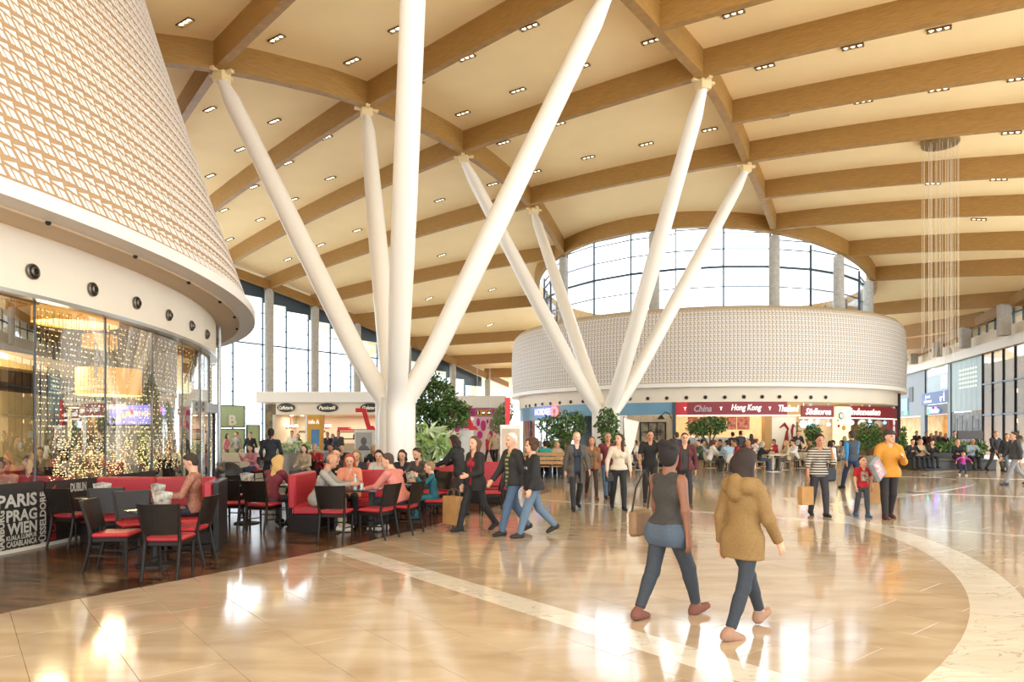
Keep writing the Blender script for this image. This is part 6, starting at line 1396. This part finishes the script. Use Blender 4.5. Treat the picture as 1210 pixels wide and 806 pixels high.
tops = ['white','black','grey','blue','red','white','beige','black','dark grey','light blue','white','wine','green','black','pink','navy']; hks = ['dark','brown','blond','dark','brown','grey','dark','auburn']
for i, (x, y, a) in enumerate(SEATS):
    if i in (3,9,17,22,26): continue
    t = tops[i % 16]; hk = hks[(i*3) % 8]
    crowd(SEATM[(i*7) % 4], x, y, a, t, hk, 'seated guest with %s hair in %s top at the asian restaurant' % (hk, t), 'guests seated at the asian restaurant')
for i, (x, y, a) in enumerate(WB):
    if i in (4,11,13): continue
    t = ['black','white','teal','grey','navy','beige','white','red','black','teal','dark grey','white','blue','pink','black','grey','white','green'][i % 18]; hk = hks[(i*5+1) % 8]
    crowd(SEATM[(i*5+1) % 4], x, y, a, t, hk, 'seated guest with %s hair in %s top at the wooden benches' % (hk, t), 'guests seated at the wooden benches')
# staff behind the counters and standing people further back
for px, Y, a, t, hk, mi, where in [(816,38.2,180,'white','dark',2,'behind the asian restaurant counter'),(829,38.2,175,'white','brown',2,'behind the asian restaurant counter'),(866,35.3,10,'black','dark',0,'at the asian restaurant counter'),(875,35.4,-5,'dark grey','dark',2,'at the asian restaurant counter'),(876.5,38.2,185,'white','dark',2,'behind the asian restaurant counter'),(888,35.3,0,'wine','brown',1,'at the asian restaurant counter'),(943,35.5,170,'black','dark',2,'in front of the mural'),(800,28.0,20,'navy','brown',0,'beside the dark pavilion post'),
        (1094,45,180,'black','dark',0,'at the bookshop entrance'),(1100,44,190,'wine','brown',1,'at the bookshop entrance'),(1106,46,170,'grey','dark',2,'at the bookshop entrance'),(1111,44.5,180,'dark grey','brown',0,'at the bookshop entrance'),(1117,43.5,185,'black','blond',1,'at the bookshop entrance'),(1083,44,180,'black','dark',2,'at the left shop door'),(1064,36.5,180,'navy','brown',0,'beside the black pavilion post'),
        (268,37,-90,'pink','dark',1,'in front of the green doors'),(280,36,150,'grey','brown',0,'in front of the green doors'),(296,33,180,'black','dark',0,'in front of the green doors'),(345,34.5,180,'white','dark',2,'behind the flower planter'),(352,34.8,175,'black','brown',1,'at the coffee kiosk'),(387,33.5,190,'navy','dark',0,'at the coffee kiosk'),(393,33.8,170,'blue','brown',1,'at the coffee kiosk'),(400,33,180,'dark grey','dark',2,'at the coffee kiosk'),(532,33,200,'blue','brown',0,'beside the pink shop'),(515,31,20,'navy','dark',0,'behind the light green palm'),(578,36,150,'red','blond',1,'in front of the pink shop'),(585,35,170,'beige','brown',0,'in front of the pink shop'),(1128,35.6,180,'green','brown',2,'behind the bench planting')]:
    crowd(STANDM[mi], *XY(px,Y), a, t, hk, 'standing person with %s hair in %s top %s' % (hk, t, where), 'people standing '+where)
for px, Y, a, t, hk, mi in [(1087,31.0,185,'beige','blond',2),(1099,31.0,178,'black','brown',1),(1131,31.0,170,'black','blond',2),(1076,31.0,180,'black','dark',0),(1147,31.0,176,'light blue','grey',0)]:
    crowd(SEATM[mi], *XY(px,Y), a, t, hk, 'person with %s hair in %s top sitting on the bench block' % (hk, t), 'people on the bench block', z=.04)
for px, Y, a, t, hk, mi in [(300,22.5,160,'pink','dark',1),(308,27,20,'white','brown',3),(360,20.5,170,'beige','brown',2),(374,21.4,175,'red','grey',0),(392,21.5,180,'grey','dark',0),(405,21,185,'black','dark',3),(443,21.2,175,'black','blond',1),(455,22.4,180,'beige','brown',2)]:
    place(cp, (*XY(px,Y),.001), D(a), 'black cafe chair in the rows in front of the low partitions', 'black cafe chairs with red seats')
    crowd(SEATM[mi], *XY(px,Y), a, t, hk, 'seated guest with %s hair in %s top in front of the low partitions' % (hk, t), 'guests seated near the low partitions')
for px, Y, a, t, hk, mi in [(82,11.7,120,'black','dark',0),(100,12.5,-120,'beige','blond',1),(126,13.6,160,'black','dark',2),(150,13.3,200,'dark grey','brown',3),(176,14.8,90,'wine','dark',1),(200,16.6,200,'black','dark',0),(10,11.12,180,'beige','brown',1),(38,11.2,175,'black','dark',2)]:
    if px > 40: m = MB(); m.bbox(-.2,.2,-.2,.2,.0,.45,.02); s_ = tag(m.build('lounge_stool', blackwood), 'dark square stool inside the glass pavilion', 'stool', 'stools inside the pavilion'); s_.location = (*XY(px,Y),.001)
    crowd(SEATM[mi], *XY(px,Y), a, t, hk, 'seated guest with %s hair in %s top inside the glass pavilion' % (hk, t), 'guests inside the glass pavilion')
